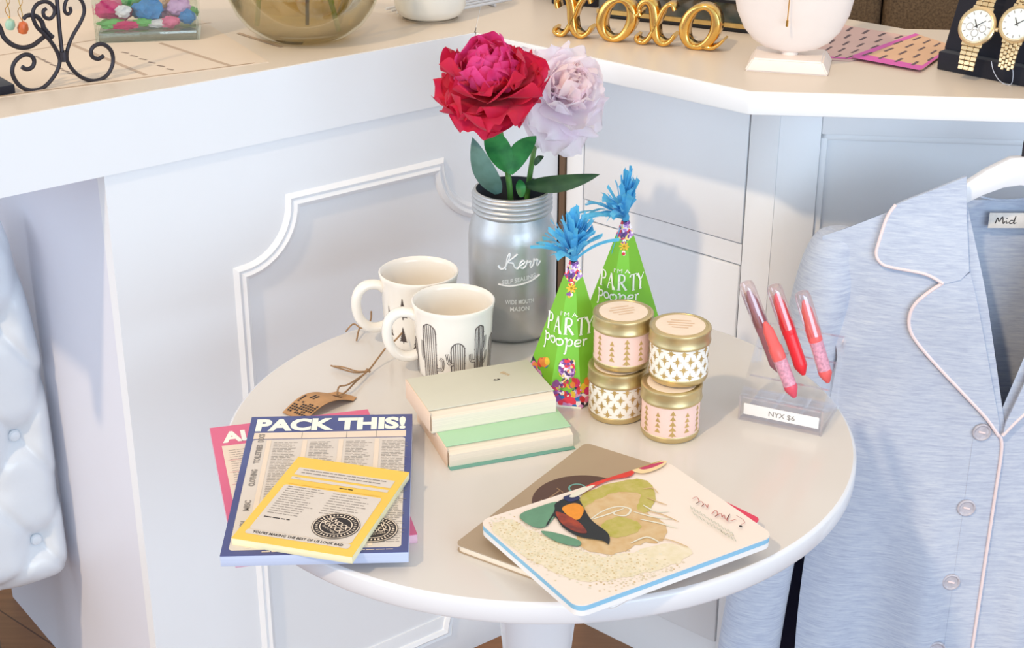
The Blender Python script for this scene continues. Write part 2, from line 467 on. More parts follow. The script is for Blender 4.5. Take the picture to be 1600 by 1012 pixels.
# middle cabinet
mc = thing('counter_cabinet', 'angled white counter cabinet between the left desk and the wall cabinet on the right', 'cabinet', OM, AM)
WM = 0.3812
p = MB(); p.box(0.0, WM - .024, 0.0062, 0.018, 0, ZC - 0.031, white_paint); p.build('carcass', mc)
p = MB(); p.box(0.0015, 0.0115, -0.004, 0.006, 0, ZC - 0.031, brown_wood_fill, bev=0.001); p.build('corner_gap_fill', mc, label='brown strip put in for the dark corner gap')  # strip put in where a dark gap runs between the panels
p = MB(); p.box(WM - 0.0455, WM, -0.0005, 0.001, 0, ZC - 0.031, white_paint, bev=0.0003); p.build('corner_stile', mc)
p = MB(); p.box(0.048, WM - 0.0485, -0.0008, 0.006, 0.772, ZC - 0.031, white_paint, bev=0.0012); p.build('drawer_front', mc)
p = MB(); p.box(0.048, WM - 0.0485, -0.0008, 0.006, 0.09, 0.737, white_paint, bev=0.004); p.build('door', mc)
p = MB(); p.box(0.048, WM - 0.0485, 0.002, 0.006, 0.739, 0.770, white_paint); p.build('rail', mc)
p = MB(); p.box(0.0135, 0.0455, -0.0004, 0.006, 0, ZC - 0.031, white_paint, bev=0.0012); p.build('stile', mc)
# right cabinet
rc = thing('counter_cabinet', 'white counter cabinet with recessed panel behind the hanging pyjama top', 'cabinet', OR, AR)
WR = 1.05
p = MB(); p.box(0.012, WR, 0.0145, 0.024, 0, ZC - 0.031, white_paint); p.build('recessed_panel', rc)
p = MB(); p.box(0.0006, 0.056, 0.0, 0.014, 0, ZC - 0.031, white_paint, bev=0.0003); p.build('stile', rc)
p = MB(); p.box(0.0565, WR, 0.0, 0.014, 0.944, ZC - 0.031, white_paint, bev=0.0015); p.build('top_rail', rc)
p = MB(); p.box(0.0565, WR, 0.0, 0.014, 0, 0.12, white_paint, bev=0.0015); p.build('bottom_rail', rc)
p = MB(); p.box(0.0565, 0.0665, 0.006, 0.014, 0.12, 0.944, white_paint, bev=0.003); p.box(0.0565, WR, 0.006, 0.014, 0.934, 0.944, white_paint, bev=0.003); p.build('panel_moulding', rc)
# worktop over both
wt = thing('worktop', 'cream topped white counter slab bending round the corner under the gold letters', 'worktop', M1)
p = MB()
po = [C0, M1, RE, RE + BR * 0.35, MRb, Cb]; po = [q - M1 for q in po]
c_ = sum(po, Vector()) / 6
p.prism([(q.x, q.y) for q in po], ZC - 0.0303, ZC - 0.0008, white_paint, bev=0.003)
q6 = [po[0] + Vector((.0002, .003, 0)), po[1] + Vector((.001, .003, 0)), po[2] + Vector((0, .003, 0)), po[3], po[4], po[5]]
p.prism([(q.x, q.y) for q in q6], ZC - 0.0008, ZC, cream_top)
p.build('slab', wt)

# ------------------------------------------------------------------ round table
TX, TY, TZ, TRAD = 0.0309, 1.5525, 0.75, 0.35
tb = thing('round_table', 'round cream topped pedestal table with white rim standing in the counter corner', 'table', (TX, TY, 0))
p = MB()
p.lathe([(0, TZ - .0246), (TRAD - .006, TZ - .0246), (TRAD - .002, TZ - .0235), (TRAD, TZ - .020), (TRAD, TZ - .004), (TRAD - .0015, TZ - .0012), (TRAD - .004, TZ)], white_gloss, 128)
p.lathe([(TRAD - .004, TZ), (0, TZ)], table_top_m, 128); p.build('table_top', tb)
p = MB(); p.lathe([(0, .03), (.036, .03), (.034, .06), (.031, .15), (.033, .30), (.0405, .44), (.046, .50), (.05, .56), (.05, .70), (.062, .715), (.062, TZ - .0247), (0, TZ - .0247)], white_gloss, 48); p.build('column', tb)
p = MB(); p.lathe([(0, 0), (.235, 0), (.238, .006), (.23, .014), (.15, .026), (.06, .04), (.036, .06), (0, .06)], white_gloss, 64); p.build('base', tb)
# ------------------------------------------------------------------ mason jar
silver_paint = mat('silver painted glass', (196, 198, 200), 0.36, 0.72, var=0.04, scale=40, bump=0.08, bscale=160)
dark_in = mat('dark jar inside', (74, 78, 86), 0.7, 0.2)
JX, JY = 0.0, 1.8176
jar = thing('mason_jar', 'silver painted embossed mason jar holding two peonies at the back of the table', 'jar', (JX, JY, TZ))
p = MB()
body = [(0, .0), (.044, .0), (.0495, .002), (.0535, .008), (.0545, .016), (.0545, .128), (.0535, .139), (.0505, .149), (.0475, .156), (.0462, .160)]
p.lathe(body, silver_paint, 72)
emb_m = mat('raised silver lettering', (240, 242, 244), 0.35, 0.25, var=0.02)
fb = cyl(0.05475, RAD(-90 + 8))
def emb(pts, wd, n=5): p.sweep(pts, wd, 0.0042, emb_m, lambda u, v, d: ((0.0546 + d) * math.cos(RAD(-82) + u / .0546), (0.0546 + d) * math.sin(RAD(-82) + u / .0546), v), n=n, ch=.0007)
s_ = 0.001
def E_(pts, wd=1.7): emb([(a * s_ * 1.12, (b_ + 6 if wd > 1.5 else b_) * s_) for a, b_ in pts], wd * s_)
# raised script word, arched motto and capacity lines
E_([(-22, 101), (-19, 97), (-15, 99), (-11, 108), (-9, 116), (-10, 117), (-12, 112), (-13, 104), (-14, 98), (-13, 97)])
E_([(-1, 117), (-5, 113), (-11, 107), (-6, 105), (-4, 100), (-1, 98), (1, 101)])
E_([(1, 101), (5, 104), (7, 106), (5, 108), (2, 105), (2, 100), (5, 98), (8, 101)])
E_([(8, 101), (10, 107), (11, 105), (14, 106), (13, 101), (14, 98), (17, 102)])
E_([(17, 102), (18, 108), (19, 106), (22, 107), (21, 102), (22, 99), (26, 104)])
E_([(-22, 82.5), (-10, 81), (4, 83), (16, 87), (25, 92)], 1.3)
def etext(t, cx, cy, h, wd, slope=0.0, m=silver_paint):
    v, f = text_mesh(t, 0.012); x0 = min(q.x for q in v); x1 = max(q.x for q in v); sx = wd / (x1 - x0)
    for lay in (0.0, 0.0009):
        p.decal([((q.x - (x0 + x1) / 2) * sx + cx, q.y / .72 * h + cy + slope * ((q.x - (x0 + x1) / 2) * sx)) for q in v], f, m,
                lambda a, c, lay=lay: ((0.0548 + lay) * math.cos(RAD(-82) + a / .0548), (0.0548 + lay) * math.sin(RAD(-82) + a / .0548), c), 0.004)
etext('SELF SEALING', .001, .0865, .0055, .042, .18, emb_m)
etext('WIDE MOUTH', .002, .057, .0055, .036, 0, emb_m)
etext('MASON', .002, .0475, .0055, .024, 0, emb_m)
p.build('jar_body', jar)
p = MB()
prof = [(.0452, .158)]
for k in range(4):
    z0 = .161 + k * .0062
    prof += [(.0478, z0), (.0498, z0 + .0016), (.0502, z0 + .0031), (.0496, z0 + .0046), (.0480, z0 + .006)]
prof += [(.0482, .1865), (.0470, .1885), (.0448, .1885), (.0444, .186), (.0444, .166)]
p.lathe(prof, silver_paint, 72); p.build('screw_band', jar, sharp=60)
p = MB(); p.lathe([(.0443, .1885), (.0443, .158), (.050, .146), (.052, .13), (.052, .012), (0, .012)], dark_in, 48); p.build('jar_inside', jar, label='dark inside of jar neck')

# ------------------------------------------------------------------ peonies
red_out = thin_mat('crimson petals', (232, 36, 74), (214, 28, 84), 45, .42)
red_in = thin_mat('magenta petals', (242, 84, 166), (230, 46, 118), 60, .42)
pale_out = thin_mat('pale lilac petals', (255, 251, 254), (253, 242, 250), 45, .55)
pale_in = thin_mat('blush petals', (255, 246, 244), (255, 238, 246), 60, .55)
leaf_green = mat('green leaf', (58, 142, 72), 0.5, scale=60, c2=(40, 112, 60))
leaf_dark = mat('dark green leaf', (62, 92, 58), 0.5, scale=50, c2=(44, 72, 48))
leaf_blue = mat('blue green leaf', (92, 128, 120), 0.55, scale=40, c2=(70, 104, 92))
stem_green = mat('stem green', (92, 150, 66), 0.5, var=0.15, scale=40, stretch=(1, 1, .2))
def petal(mb, T, L, W, curl, cup, ruff, m, seed):
    rnd = random.Random(seed); ph = rnd.uniform(0, 20); nick = rnd.uniform(-.3, .3)
    NU, NV = 18, 12
    def fn(u, v):
        t = v; s = u * 2 - 1
        wd = W * 1.12 * (math.sin(PI * (0.06 + 0.84 * t ** 1.35)) ** 0.62)
        edge = 1 - 0.10 * s ** 4 - 0.08 * s * s + 0.025 * math.sin(6 * s + ph) - 0.07 * math.exp(-((s - nick) / .24) ** 2)
        ll = L * t * (edge if t > .5 else 1 + (edge - 1) * t * 2)
        a = curl * t
        y = ll * math.cos(a * .5); z = ll * math.sin(a * .5)
        x = s * wd
        z += cup * s * s * wd + ruff * t * t * (math.sin(4 * s + ph) * .6 + math.sin(8 * s + ph * 2) * .35) * (abs(s) * .5 + .5)
        return (x, y, z)
    mb.grid(fn, NU, NV, m, T)
def leaf(mb, base, tip, wd, side, m, bend=0.01, fold=0.25, n=10):
    base, tip, side = Vector(base), Vector(tip), Vector(side); d = tip - base; q = side - d * side.dot(d) / d.dot(d); q.normalize(); nn = d.cross(q).normalized()
    def fn(u, v):
        s = u * 2 - 1; t = v
        ww = wd * .5 * (math.sin(PI * min(1, .04 + .96 * t) ** .8) ** .8 if t < 1 else 0)
        return base + d * t + q * (s * ww) + nn * (bend * math.sin(PI * t) + fold * abs(s) * ww)
    mb.grid(fn, 6, n, m)
def blossom(th, center, axis, rings, pout, pin, nout, seed):
    "rings: (count, polar angle, length, width, curl, cup, ruffle, offset along axis)"
    A = align_z(center, axis); rnd = random.Random(seed)
    mbs = [MB(), MB()]
    for ri, (n, phi, L, W, curl, cup, ruff, off) in enumerate(rings):
        for k in range(n):
            th_ = 2 * PI * (k + .5 * (ri % 2)) / n + rnd.uniform(-.22, .22)
            T = A @ TR(0, 0, off) @ ROT(th_, 'Z') @ ROT(RAD(90 - phi + rnd.uniform(-11, 11)), 'X') @ ROT(rnd.uniform(-.3, .3), 'Y')
            g = rnd.uniform(.86, 1.14)
            petal(mbs[0 if ri >= nout else 1], T, L * g, W * rnd.uniform(.85, 1.15), curl, cup, ruff, pout if ri >= nout else pin, rnd.random())
    mbs[1].build('inner_petals', th, sharp=180, recalc=False); mbs[0].build('outer_petals', th, sharp=180, recalc=False)
    s = MB(); s.lathe([(0, -.034), (.005, -.034), (.012, -.028), (.015, -.020), (.009, -.012), (0, -.010)], leaf_green, 16, A); s.build('sepals', th)
red = thing('peony', 'crimson and magenta artificial peony in the silver jar', 'flower', (JX, JY, TZ), 0, 'peonies in the silver jar')
I = Matrix.Translation((-JX, -JY, -TZ))
def rel(v): return Vector(v) - Vector((JX, JY, TZ))
rc_ = rel(aty(769, 137, JY - .012))
rings = [(3, 3, .030, .018, 1.3, .9, .011, .0), (5, 9, .037, .020, 1.1, .75, .012, .0), (7, 22, .048, .024, .95, .7, .014, .002), (8, 38, .056, .027, .85, .6, .016, .002), (9, 53, .062, .030, .7, .45, .018, -.002),
         (9, 68, .068, .032, .5, .3, .019, -.006), (10, 83, .073, .034, .2, .2, .018, -.010), (9, 92, .067, .035, .1, .1, .016, -.010)]
blossom(red, rc_, (-.12, -.36, .9), rings, red_out, red_in, 5, 3)
p = MB(); sb = rel(aty(797, 300, JY - .01)); p.tube(catmull([rc_ + Vector((0, 0.01, -.022)), rc_ + Vector((.012, .008, -.07)), sb, Vector((0.0, 0, .10)), Vector((.003, .002, .02))], 6), .0036, stem_green, 10); p.build('stem', red)
def L_(mb, bx, by, tx, ty, wd, m, yb=JY - .02, yt=JY - .03, side=(1, 0, 0), bend=.008, fold=.25): leaf(mb, rel(aty(bx, by, yb)), rel(aty(tx, ty, yt)), wd, side, m, bend, fold)
p = MB(); L_(p, 794, 268, 762, 202, .030, leaf_green, JY - .02, JY - .05, (1, .1, .3)); p.build('leaf', red)
p = MB(); L_(p, 796, 272, 838, 212, .026, leaf_green, JY - .02, JY - .04, (1, .1, -.2), .01); p.build('leaf', red)
p = MB(); L_(p, 778, 303, 738, 214, .030, leaf_blue, JY - .028, JY - .030, (1, -.3, .2), -.012); p.build('leaf', red, label='blue green leaf hanging over the jar rim')
pale = thing('peony', 'pale blush artificial peony leaning behind the crimson one in the silver jar', 'flower', (JX, JY, TZ), 0, 'peonies in the silver jar')
pc_ = rel(aty(878, 146, JY + .085))
rings = [(3, 3, .028, .017, 1.3, .9, .009, .004), (4, 9, .033, .020, 1.1, .7, .010, .004), (6, 22, .044, .024, .9, .6, .011, .002), (7, 40, .052, .027, .8, .5, .012, -.001), (7, 57, .058, .029, .6, .4, .013, -.004),
         (8, 75, .064, .030, .35, .25, .014, -.008), (9, 92, .069, .031, .1, .15, .013, -.012), (9, 108, .070, .031, -.2, .05, .012, -.016)]
blossom(pale, pc_, (.42, -.62, .55), rings, pale_out, pale_in, 4, 8)
p = MB(); p.tube(catmull([pc_ + Vector((-.008, .016, -.016)), pc_ + Vector((-.03, .01, -.06)), Vector((.024, .016, .215)), Vector((.018, .012, .17)), Vector((.012, .01, .10)), Vector((.01, .008, .02))], 6), .0034, stem_green, 10); p.build('stem', pale)
p = MB(); L_(p, 822, 289, 938, 272, .024, leaf_dark, JY - .006, JY - .03, (0, -.2, 1), .006); p.build('leaf', pale, label='long dark leaf pointing right over the rim')
p = MB(); L_(p, 815, 308, 812, 280, .012, leaf_green, JY - .02, JY - .02); p.build('leaf', pale)
p = MB(); L_(p, 835, 258, 850, 244, .008, leaf_dark, JY, JY, (1, 0, 0)); p.build('leaf', pale)

# ------------------------------------------------------------------ mugs
mug_glaze = mat('cream mug glaze', (244, 238, 228), 0.14, var=0.01, scale=12, coat=0.4)
twine_m = mat('jute twine', (176, 140, 104), 0.85, var=0.2, scale=300)
kraft = mat('kraft card', (194, 150, 106), 0.8, var=0.06, scale=120)
def mug(label, loc, hang):
    t = thing('mug', label, 'mug', loc, 0, 'cream printed mugs')
    p = MB()
    p.lathe([(0, .0), (.036, .0), (.040, .002), (.0425, .006), (.0435, .012), (.0455, .045), (.0470, .078), (.0482, .088), (.0494, .0918), (.0492, .0940), (.0478, .0948), (.0462, .0935), (.0446, .088),
             (.0430, .060), (.0412, .016), (.036, .008), (0, .007)], mug_glaze, 72)
    fn = lambda u, v, k=0: ((.0438 + (v - .012) * .052 + .0003) * math.cos(RAD(-90) + u / .0455), (.0438 + (v - .012) * .052 + .0003) * math.sin(RAD(-90) + u / .0455), v)
    pr = p
    h = MB(); a = hang
    c, q = math.cos(a), math.sin(a)
    pts = [(.0445, .076), (.052, .0815), (.066, .082), (.0765, .073), (.0795, .057), (.076, .040), (.066, .028), (.054, .0245), (.0435, .027)]
    h.tube(catmull([(x * c, x * q, z) for x, z in pts], 5), .0062, mug_glaze, 12, flat=1.25); h.build('handle', t)
    return t, pr, fn
grey_line = mat('grey drawing ink', (96, 86, 84), 0.6, var=0.1, scale=300)
def cactus(p, fn, cx, z0, wd, h, ribs, m):
    r = wd / 2
    p.stroke([(cx - r, z0), (cx - r, z0 + h * .5), (cx - r, z0 + h - r), (cx - r * .6, z0 + h - r * .25), (cx, z0 + h), (cx + r * .6, z0 + h - r * .25), (cx + r, z0 + h - r), (cx + r, z0 + h * .5), (cx + r, z0)], .0012, m, fn)
    for k in range(1, ribs):
        x = cx - r + wd * k / ribs
        top = z0 + h - r * (1 - math.sqrt(max(0, 1 - ((x - cx) / r) ** 2))) - .001
        p.stroke([(x, z0), (x + .0003, (z0 + top) / 2), (x, top)], (.0008 if k % 2 else .0011), m, fn, n=3)
    for k in range(9):
        t = k / 8; s = -1 if k % 2 else 1
        p.stroke([(cx + s * r, z0 + h * .1 + t * h * .75), (cx + s * (r + .0014), z0 + h * .1 + t * h * .75 + .001)], .0006, m, fn, smooth=False)
def cact_arm(p, fn, pts, wd, m):
    p.stroke(pts, wd, m, fn)
    p.stroke(pts, wd * .62, mug_glaze, lambda u, v: tuple(Vector(fn(u, v)) + Vector((math.cos(-PI / 2 + u / .0455), math.sin(-PI / 2 + u / .0455), 0)) * .00012), n=6)
    p.stroke(pts, wd * .18, m, lambda u, v: tuple(Vector(fn(u, v)) + Vector((math.cos(-PI / 2 + u / .0455), math.sin(-PI / 2 + u / .0455), 0)) * .00024), n=6)
v = at(708, 468, TZ + .094)
t, p, fn = mug('cream mug printed with line drawn cacti in front of the other mug', (v.x, v.y, TZ), RAD(190))
for cx, wd, h in ((-.0285, .0175, .073), (.0065, .0155, .052), (.034, .012, .070), (.060, .014, .05), (-.06, .012, .045), (.085, .012, .06)): cactus(p, fn, cx, .006, wd, h, 6, grey_line)
for pts in ([(-.019, .022), (-.013, .023), (-.012, .034), (-.015, .037)], [(.001, .030), (-.004, .032), (-.006, .044)], [(.028, .032), (.023, .034), (.022, .042)], [(.040, .042), (.043, .046), (.044, .060)], [(.041, .026), (.045, .030), (.046, .04)], [(-.038, .03), (-.041, .036), (-.040, .055)]): cact_arm(p, fn, pts, .0042, grey_line)
cactus(p, fn, .020, .006, .009, .012, 4, grey_line)
p.build('mug_body', t); mugA = t
v = at(654, 423, TZ + .094)
t, p, fn = mug('cream mug printed with small dark pine trees behind the cactus mug', (v.x, v.y, TZ), RAD(196))
tree_ink = mat('tree print ink', (84, 72, 68), 0.7, var=0.15, scale=300)
def pine(p, fn, cx, z0, wd, h):
    n = 6
    for k in range(n):
        a = z0 + h * (k / (n + .6)) ; b_ = a + h / n * 1.7; ww = wd * (1 - k / (n + .5)) / 2
        p.poly([(cx - ww, a), (cx - ww * .5, a + h * .03), (cx, a + h * .01), (cx + ww * .6, a + h * .035), (cx + ww, a + .0004), (cx + ww * .2, min(b_, z0 + h)), (cx - ww * .2, min(b_, z0 + h))], tree_ink, fn)
    p.stroke([(cx, z0 - h * .1), (cx, z0 + h * .3)], h * .05, tree_ink, fn, smooth=False)
for cx, z0, wd, h in ((-.018, .049, .012, .026), (-.002, .051, .011, .013), (.018, .02, .012, .05), (-.019, .016, .011, .02), (.0, .008, .012, .034), (-.040, .02, .012, .04), (.045, .02, .012, .05), (.032, .012, .010, .03)): pine(p, fn, cx, z0, wd, h)
p.build('mug_body', t); mugB = t
# kraft tag with twine knotted to the front mug's handle
kt = thing('gift_tag', 'brown kraft paper tag on twine tied to the front mug, above the pads', 'tag', at(540, 622, TZ) )
Ti = MW(kt).inverted()
zt_ = lambda u: .001 + .012 * math.sin(PI * min(1, max(0, u)))
c0, c1, c2_, c3 = [at(*q, TZ + .004) for q in ((441, 641), (476, 655), (552, 623), (512, 611))]
def tagfn(u, v):
    a = c0.lerp(c3, u) ; b_ = c1.lerp(c2_, u); r = a.lerp(b_, v)
    return Vector((r.x, r.y, TZ + .0015 + .011 * math.sin(PI * u) ** 1.0))
p = MB()
p.grid(lambda u, v: tagfn(u, v), 14, 4, kraft); p.grid(lambda u, v: tagfn(u, v) + Vector((0, 0, -.0006)), 14, 4, kraft)
tip = [tagfn(1, 0), tagfn(1, 1)]
for dz in (0, -.0006):
    e_ = [tip[0] + Vector((0, 0, dz)), tip[0].lerp(tip[1], .12) + (c3 - c0).normalized() * .010 + Vector((0, 0, dz)), tip[0].lerp(tip[1], .88) + (c3 - c0).normalized() * .010 + Vector((0, 0, dz)), tip[1] + Vector((0, 0, dz))]
    p.add(e_, [(0, 1, 2, 3)], kraft)
def tg(u, v): return tuple(tagfn(u, v) + Vector((0, 0, .0005)))
for r in range(6):
    for k in range(9):
        if random.random() < .8: p.poly([(.06 + r * .045, .08 + k * .1), (.06 + r * .045 + .03, .08 + k * .1), (.06 + r * .045 + .03, .15 + k * .1), (.06 + r * .045, .15 + k * .1)], ink_dark, tg)
for a_, b_ in ((.44, .3), (.44, .42), (.33, .08)): p.poly([(a_, b_), (a_ + .14, b_), (a_ + .14, b_ + .06), (a_, b_ + .06)], ink_dark, tg)
p.disc(.93, .5, .05, .16, mat('tag hole reinforcement', (110, 78, 58), .7, var=0), tg); p.build('card', kt, inv=Ti, recalc=False)
hole = tagfn(.93, .5) + Vector((0, 0, .0008))
kn = at(574, 580, TZ + .006); hd = at(617, 532, TZ + .03)
p = MB(); tw = .0011
p.tube(catmull([hole, at(530, 604, TZ + .014), at(545, 600, TZ + .012), kn, at(590, 560, TZ + .012), at(604, 542, TZ + .022), hd, at(628, 520, TZ + .034)], 6), tw, twine_m, 6)
p.tube(catmull([hole, at(540, 612, TZ + .006), at(556, 596, TZ + .007), kn], 6), tw, twine_m, 6)
p.tube(catmull([kn, at(556, 582, TZ + .004), at(536, 577, TZ + .004), at(517, 571, TZ + .005)], 6), tw, twine_m, 6)
p.tube(catmull([kn, at(558, 580, TZ + .008), at(538, 574, TZ + .008), at(522, 572, TZ + .007)], 6), tw, twine_m, 6)
p.tube([kn + Vector((-.003, 0, -.002)), kn + Vector((0, 0, .002)), kn + Vector((.003, .001, -.001))], [.0016, .0022, .0016], twine_m, 8)
p.build('twine', kt, inv=Ti)
bt = thing('twine', 'loose knotted twine hanging from the rear pine tree mug handle', 'twine', at(565, 522, TZ))
Ti = MW(bt).inverted(); p = MB()
k2 = at(562, 512, TZ + .010)
p.tube(catmull([at(580, 486, TZ + .03), at(579, 500, TZ + .018), at(572, 508, TZ + .012), k2, at(557, 532, TZ + .002)], 6), tw, twine_m, 6)
p.tube(catmull([k2, at(552, 506, TZ + .014), at(540, 518, TZ + .006)], 6), tw, twine_m, 6)
p.tube(catmull([at(577, 506, TZ + .012), at(568, 511, TZ + .011), k2], 6), tw * 1.4, twine_m, 6)
p.build('twine_strand', bt, inv=Ti)

# ------------------------------------------------------------------ party hats
hat_green = mat('lime green card', (128, 204, 70), 0.45, var=0.03, scale=30)
hat_dark = mat('leaf green card', (124, 190, 50), 0.45, var=0.03, scale=30)
jewel = jumble('jewel print', [(214, 150, 206), (90, 60, 130), (232, 60, 90), (246, 214, 90), (40, 120, 190), (246, 236, 240), (150, 80, 170), (226, 120, 160), (60, 150, 80), (40, 36, 60)], 150)
jewel2 = jumble('purple jewel print', [(190, 140, 210), (236, 220, 240), (120, 70, 150), (246, 240, 246), (226, 60, 80), (80, 60, 110), (246, 220, 130)], 330)
tissue = thin_mat('turquoise tissue', (120, 212, 246), (92, 194, 236), 80, .45)
letter_w = mat('white letters', (246, 250, 240), 0.5, var=0)
DOT = [mat('printed ' + n, c, 0.5, var=0.08, scale=200) for n, c in (('blue', (40, 130, 190)), ('yellow', (238, 200, 60)), ('pink', (220, 60, 120)), ('red', (220, 60, 70)), ('purple', (150, 90, 170)), ('orange', (236, 140, 60)))]
def party_hat(label, cx, cy, rot, seed, H=.168, strand=None, bush=0.0, bdir=PI):
    t = thing('party_hat', label, 'party hat', (cx, cy, TZ), rot, 'green party hats with blue tassels')
    rnd = random.Random(seed)
    RB = .050; NZ = [0, .012, .10, .84, .97]
    ang = [RAD(-90 - 26 + k * 52) if k < 2 else 0 for k in range(2)]
    A = [RAD(x) for x in (-113, -67, -10, 55, 125, 190)]
    drop = [0, 0, .030, 0, 0, .030]
    def ring_pt(k, t_): # t_ 0 bottom .. 1 apex
        k %= 6; r = RB * (1 - t_) + .0035 * t_
        z = drop[k] * (1 - t_) + H * t_
        return Vector((r * math.cos(A[k]), r * math.sin(A[k]), z))
    p = MB()
    for k in range(6):
        for i in range(len(NZ) - 1):
            a, b_ = NZ[i], NZ[i + 1]
            m = [letter_w, jewel, hat_green if k == 0 else hat_dark, jewel2][i]
            if i == 0: m = letter_w if k == 0 else jewel
            q = [ring_pt(k, a), ring_pt(k + 1, a), ring_pt(k + 1, b_), ring_pt(k, b_)]
            p.add(q, [(0, 1, 2, 3)], m)
    # face frame for the printing: u across, v up along face k
    def face(k, off=.0004):
        a0, b0 = ring_pt(k, 0), ring_pt(k + 1, 0); top = (ring_pt(k, 1) + ring_pt(k + 1, 1)) / 2; mid = (a0 + b0) / 2
        ux = (b0 - a0).normalized(); vy = (top - mid); Lh = vy.length; vy.normalize(); nn = ux.cross(vy).normalized(); vy = nn.cross(ux)
        return (lambda u, v: tuple(mid + ux * u + vy * v + nn * off)), Lh, (b0 - a0).length
    fn, Lh, W0 = face(0, .0006)
    fb = face(0, .0003)[0]
    # jewelled motif climbing the front face
    for k in range(46):
        v = abs(rnd.gauss(0, .020)) + .014
        if v > .055: continue
        half = (W0 / 2) * (1 - v / Lh) * (1.0 if v < .03 else .55)
        u = rnd.uniform(-half, half) * .95
        p.disc(u, v, rnd.uniform(.0022, .0048), rnd.uniform(.0018, .0035), rnd.choice([DOT[4], DOT[4], letter_w, DOT[2], DOT[3], DOT[1], jewel2, jewel2, jewel]), face(0, .0003 + k * 1e-5)[0], n=7, rot=rnd.uniform(0, 3))
    p.disc(0, .046, .010, .012, jewel2, face(0, .00085)[0], n=9)
    for k in (1, 5, 2, 4):
        fk, Lk, Wk = face(k, .0003)
        for i in range(13):
            v = .004 + .030 * rnd.random() ** 1.5; half = Wk / 2 * (1 - v / Lk); u = rnd.uniform(-half, half) * .8
            p.disc(u, v, rnd.uniform(.003, .0065), rnd.uniform(.003, .0065), rnd.choice(DOT), face(k, .0003 + i * 1e-5)[0], n=9)
    for k in range(14):
        v = Lh * rnd.uniform(.74, .84); half = W0 / 2 * (1 - v / Lh); kk = 0; hk = half if kk == 0 else half * .8
        p.disc(rnd.uniform(-hk, hk) * .8, v, .0022, .0022, rnd.choice([DOT[1], DOT[3], DOT[4], letter_w]), face(kk, .0005 + k * 1e-5)[0], n=7)
    for a in range(8):
        p.stroke([(0, Lh * .80), (.006 * math.cos(a * PI / 4), Lh * .80 + .006 * math.sin(a * PI / 4))], .0018, DOT[1], face(0, .0009)[0], smooth=False)
    # wording wraps on to the neighbouring faces like the printed sheet
    def wrap(u, v):
        u = u * 1.26 - .001; v += .008
        half = (W0 / 2) * (1 - v / Lh)
        if abs(u) <= half: return fn(u, v)
        k = 1 if u > 0 else 5
        c = 1 if u > 0 else 0
        e = ring_pt(c, v / Lh); a0_ = ring_pt(2 if u > 0 else 5, 0); top_ = ring_pt(c, 1)
        nrm = (top_ - e).cross(a0_ - e); nrm.normalize(); nrm = nrm if nrm.dot(Vector((e.x, e.y, 0))) > 0 else -nrm
        d = nrm.cross(Vector((0, 0, 1))).normalized(); d = d if d.dot(a0_ - e) > 0 else -d
        return tuple(e + d * (abs(u) - half) + nrm * .0007)
    p.text("I'M A", letter_w, wrap, h=.0050, w=.015, cx=0, cy=.098, maxlen=.004)
    # PARTY in a tall serif
    S = .019; zb = .0770
    def stk(pts, wd, ox, wrapf=wrap): p.stroke([(ox + a * .0085, zb + b_ * S) for a, b_ in pts], wd, letter_w, wrapf, n=4, smooth=len(pts) > 2, maxlen=.004)
    x = -.0245
    tk, tn = .0022, .0010
    stk([(0.1, 0), (.1, 1)], tk, x); stk([(-.1, 0), (.3, 0)], tn, x); stk([(-.1, 1), (.15, 1)], tn, x); stk([(.1, 1), (.6, .95), (.75, .75), (.6, .53), (.1, .48)], 0.0016, x)
    x += .0098
    stk([(0, 0), (.45, 1)], tn, x); stk([(.45, 1), (.9, 0)], tk, x); stk([(.18, .35), (.7, .35)], tn, x); stk([(-.1, 0), (.15, 0)], tn, x); stk([(.75, 0), (1.05, 0)], tn, x)
    x += .0115
    stk([(0.1, 0), (.1, 1)], tk, x); stk([(-.1, 0), (.3, 0)], tn, x); stk([(.1, 1), (.6, .95), (.72, .76), (.6, .55), (.1, .5)], .0016, x); stk([(.3, .5), (.95, 0)], tk, x)
    x += .0108
    stk([(.45, 0), (.45, 1)], tk, x); stk([(0, 1), (.9, 1)], tn, x); stk([(.25, 0), (.65, 0)], tn, x); stk([(0, 1), (0, .85)], tn, x); stk([(.9, 1), (.9, .85)], tn, x)
    x += .0088
    stk([(0, 1), (.42, .5)], tk, x); stk([(.85, 1), (.42, .5)], tn, x); stk([(.42, .5), (.42, 0)], tk, x); stk([(.22, 0), (.62, 0)], tn, x)
    # pooper in a looping script
    zb = .0605; 
    def s2(pts, ox): p.stroke([(ox + a * .001, zb + b_ * .001) for a, b_ in pts], .0015, letter_w, wrap, n=5, maxlen=.004)
    def pp(ox):
        s2([(0, 11), (1.5, 12), (1.8, 5), (1.2, -5), (-.5, -6)], ox); s2([(1.6, 4), (2.5, 9), (5, 11), (7, 8.5), (6, 4.5), (3.5, 3.5), (1.8, 5)], ox)
    def oo(ox): s2([(4, 11), (1, 9.5), (.5, 6), (3, 3.5), (6.2, 5), (6.4, 9), (4, 11), (2.8, 9)], ox)
    pp(-.0275); oo(-.0190); oo(-.0108); pp(-.0025)
    s2([(.5, 6.5), (5, 8), (4.8, 10.5), (2.4, 11), (.6, 7.5), (1.6, 4), (5.5, 4.5)], .0062)
    s2([(0, 10.5), (1.2, 10), (1.4, 3.5)], .0135); s2([(1.4, 8), (3, 10.6), (5, 10)], .0135)
    p.build('cone', t, recalc=False, sharp=15)
    # tissue tassel
    q = MB(); top = Vector((0, 0, H - .004))
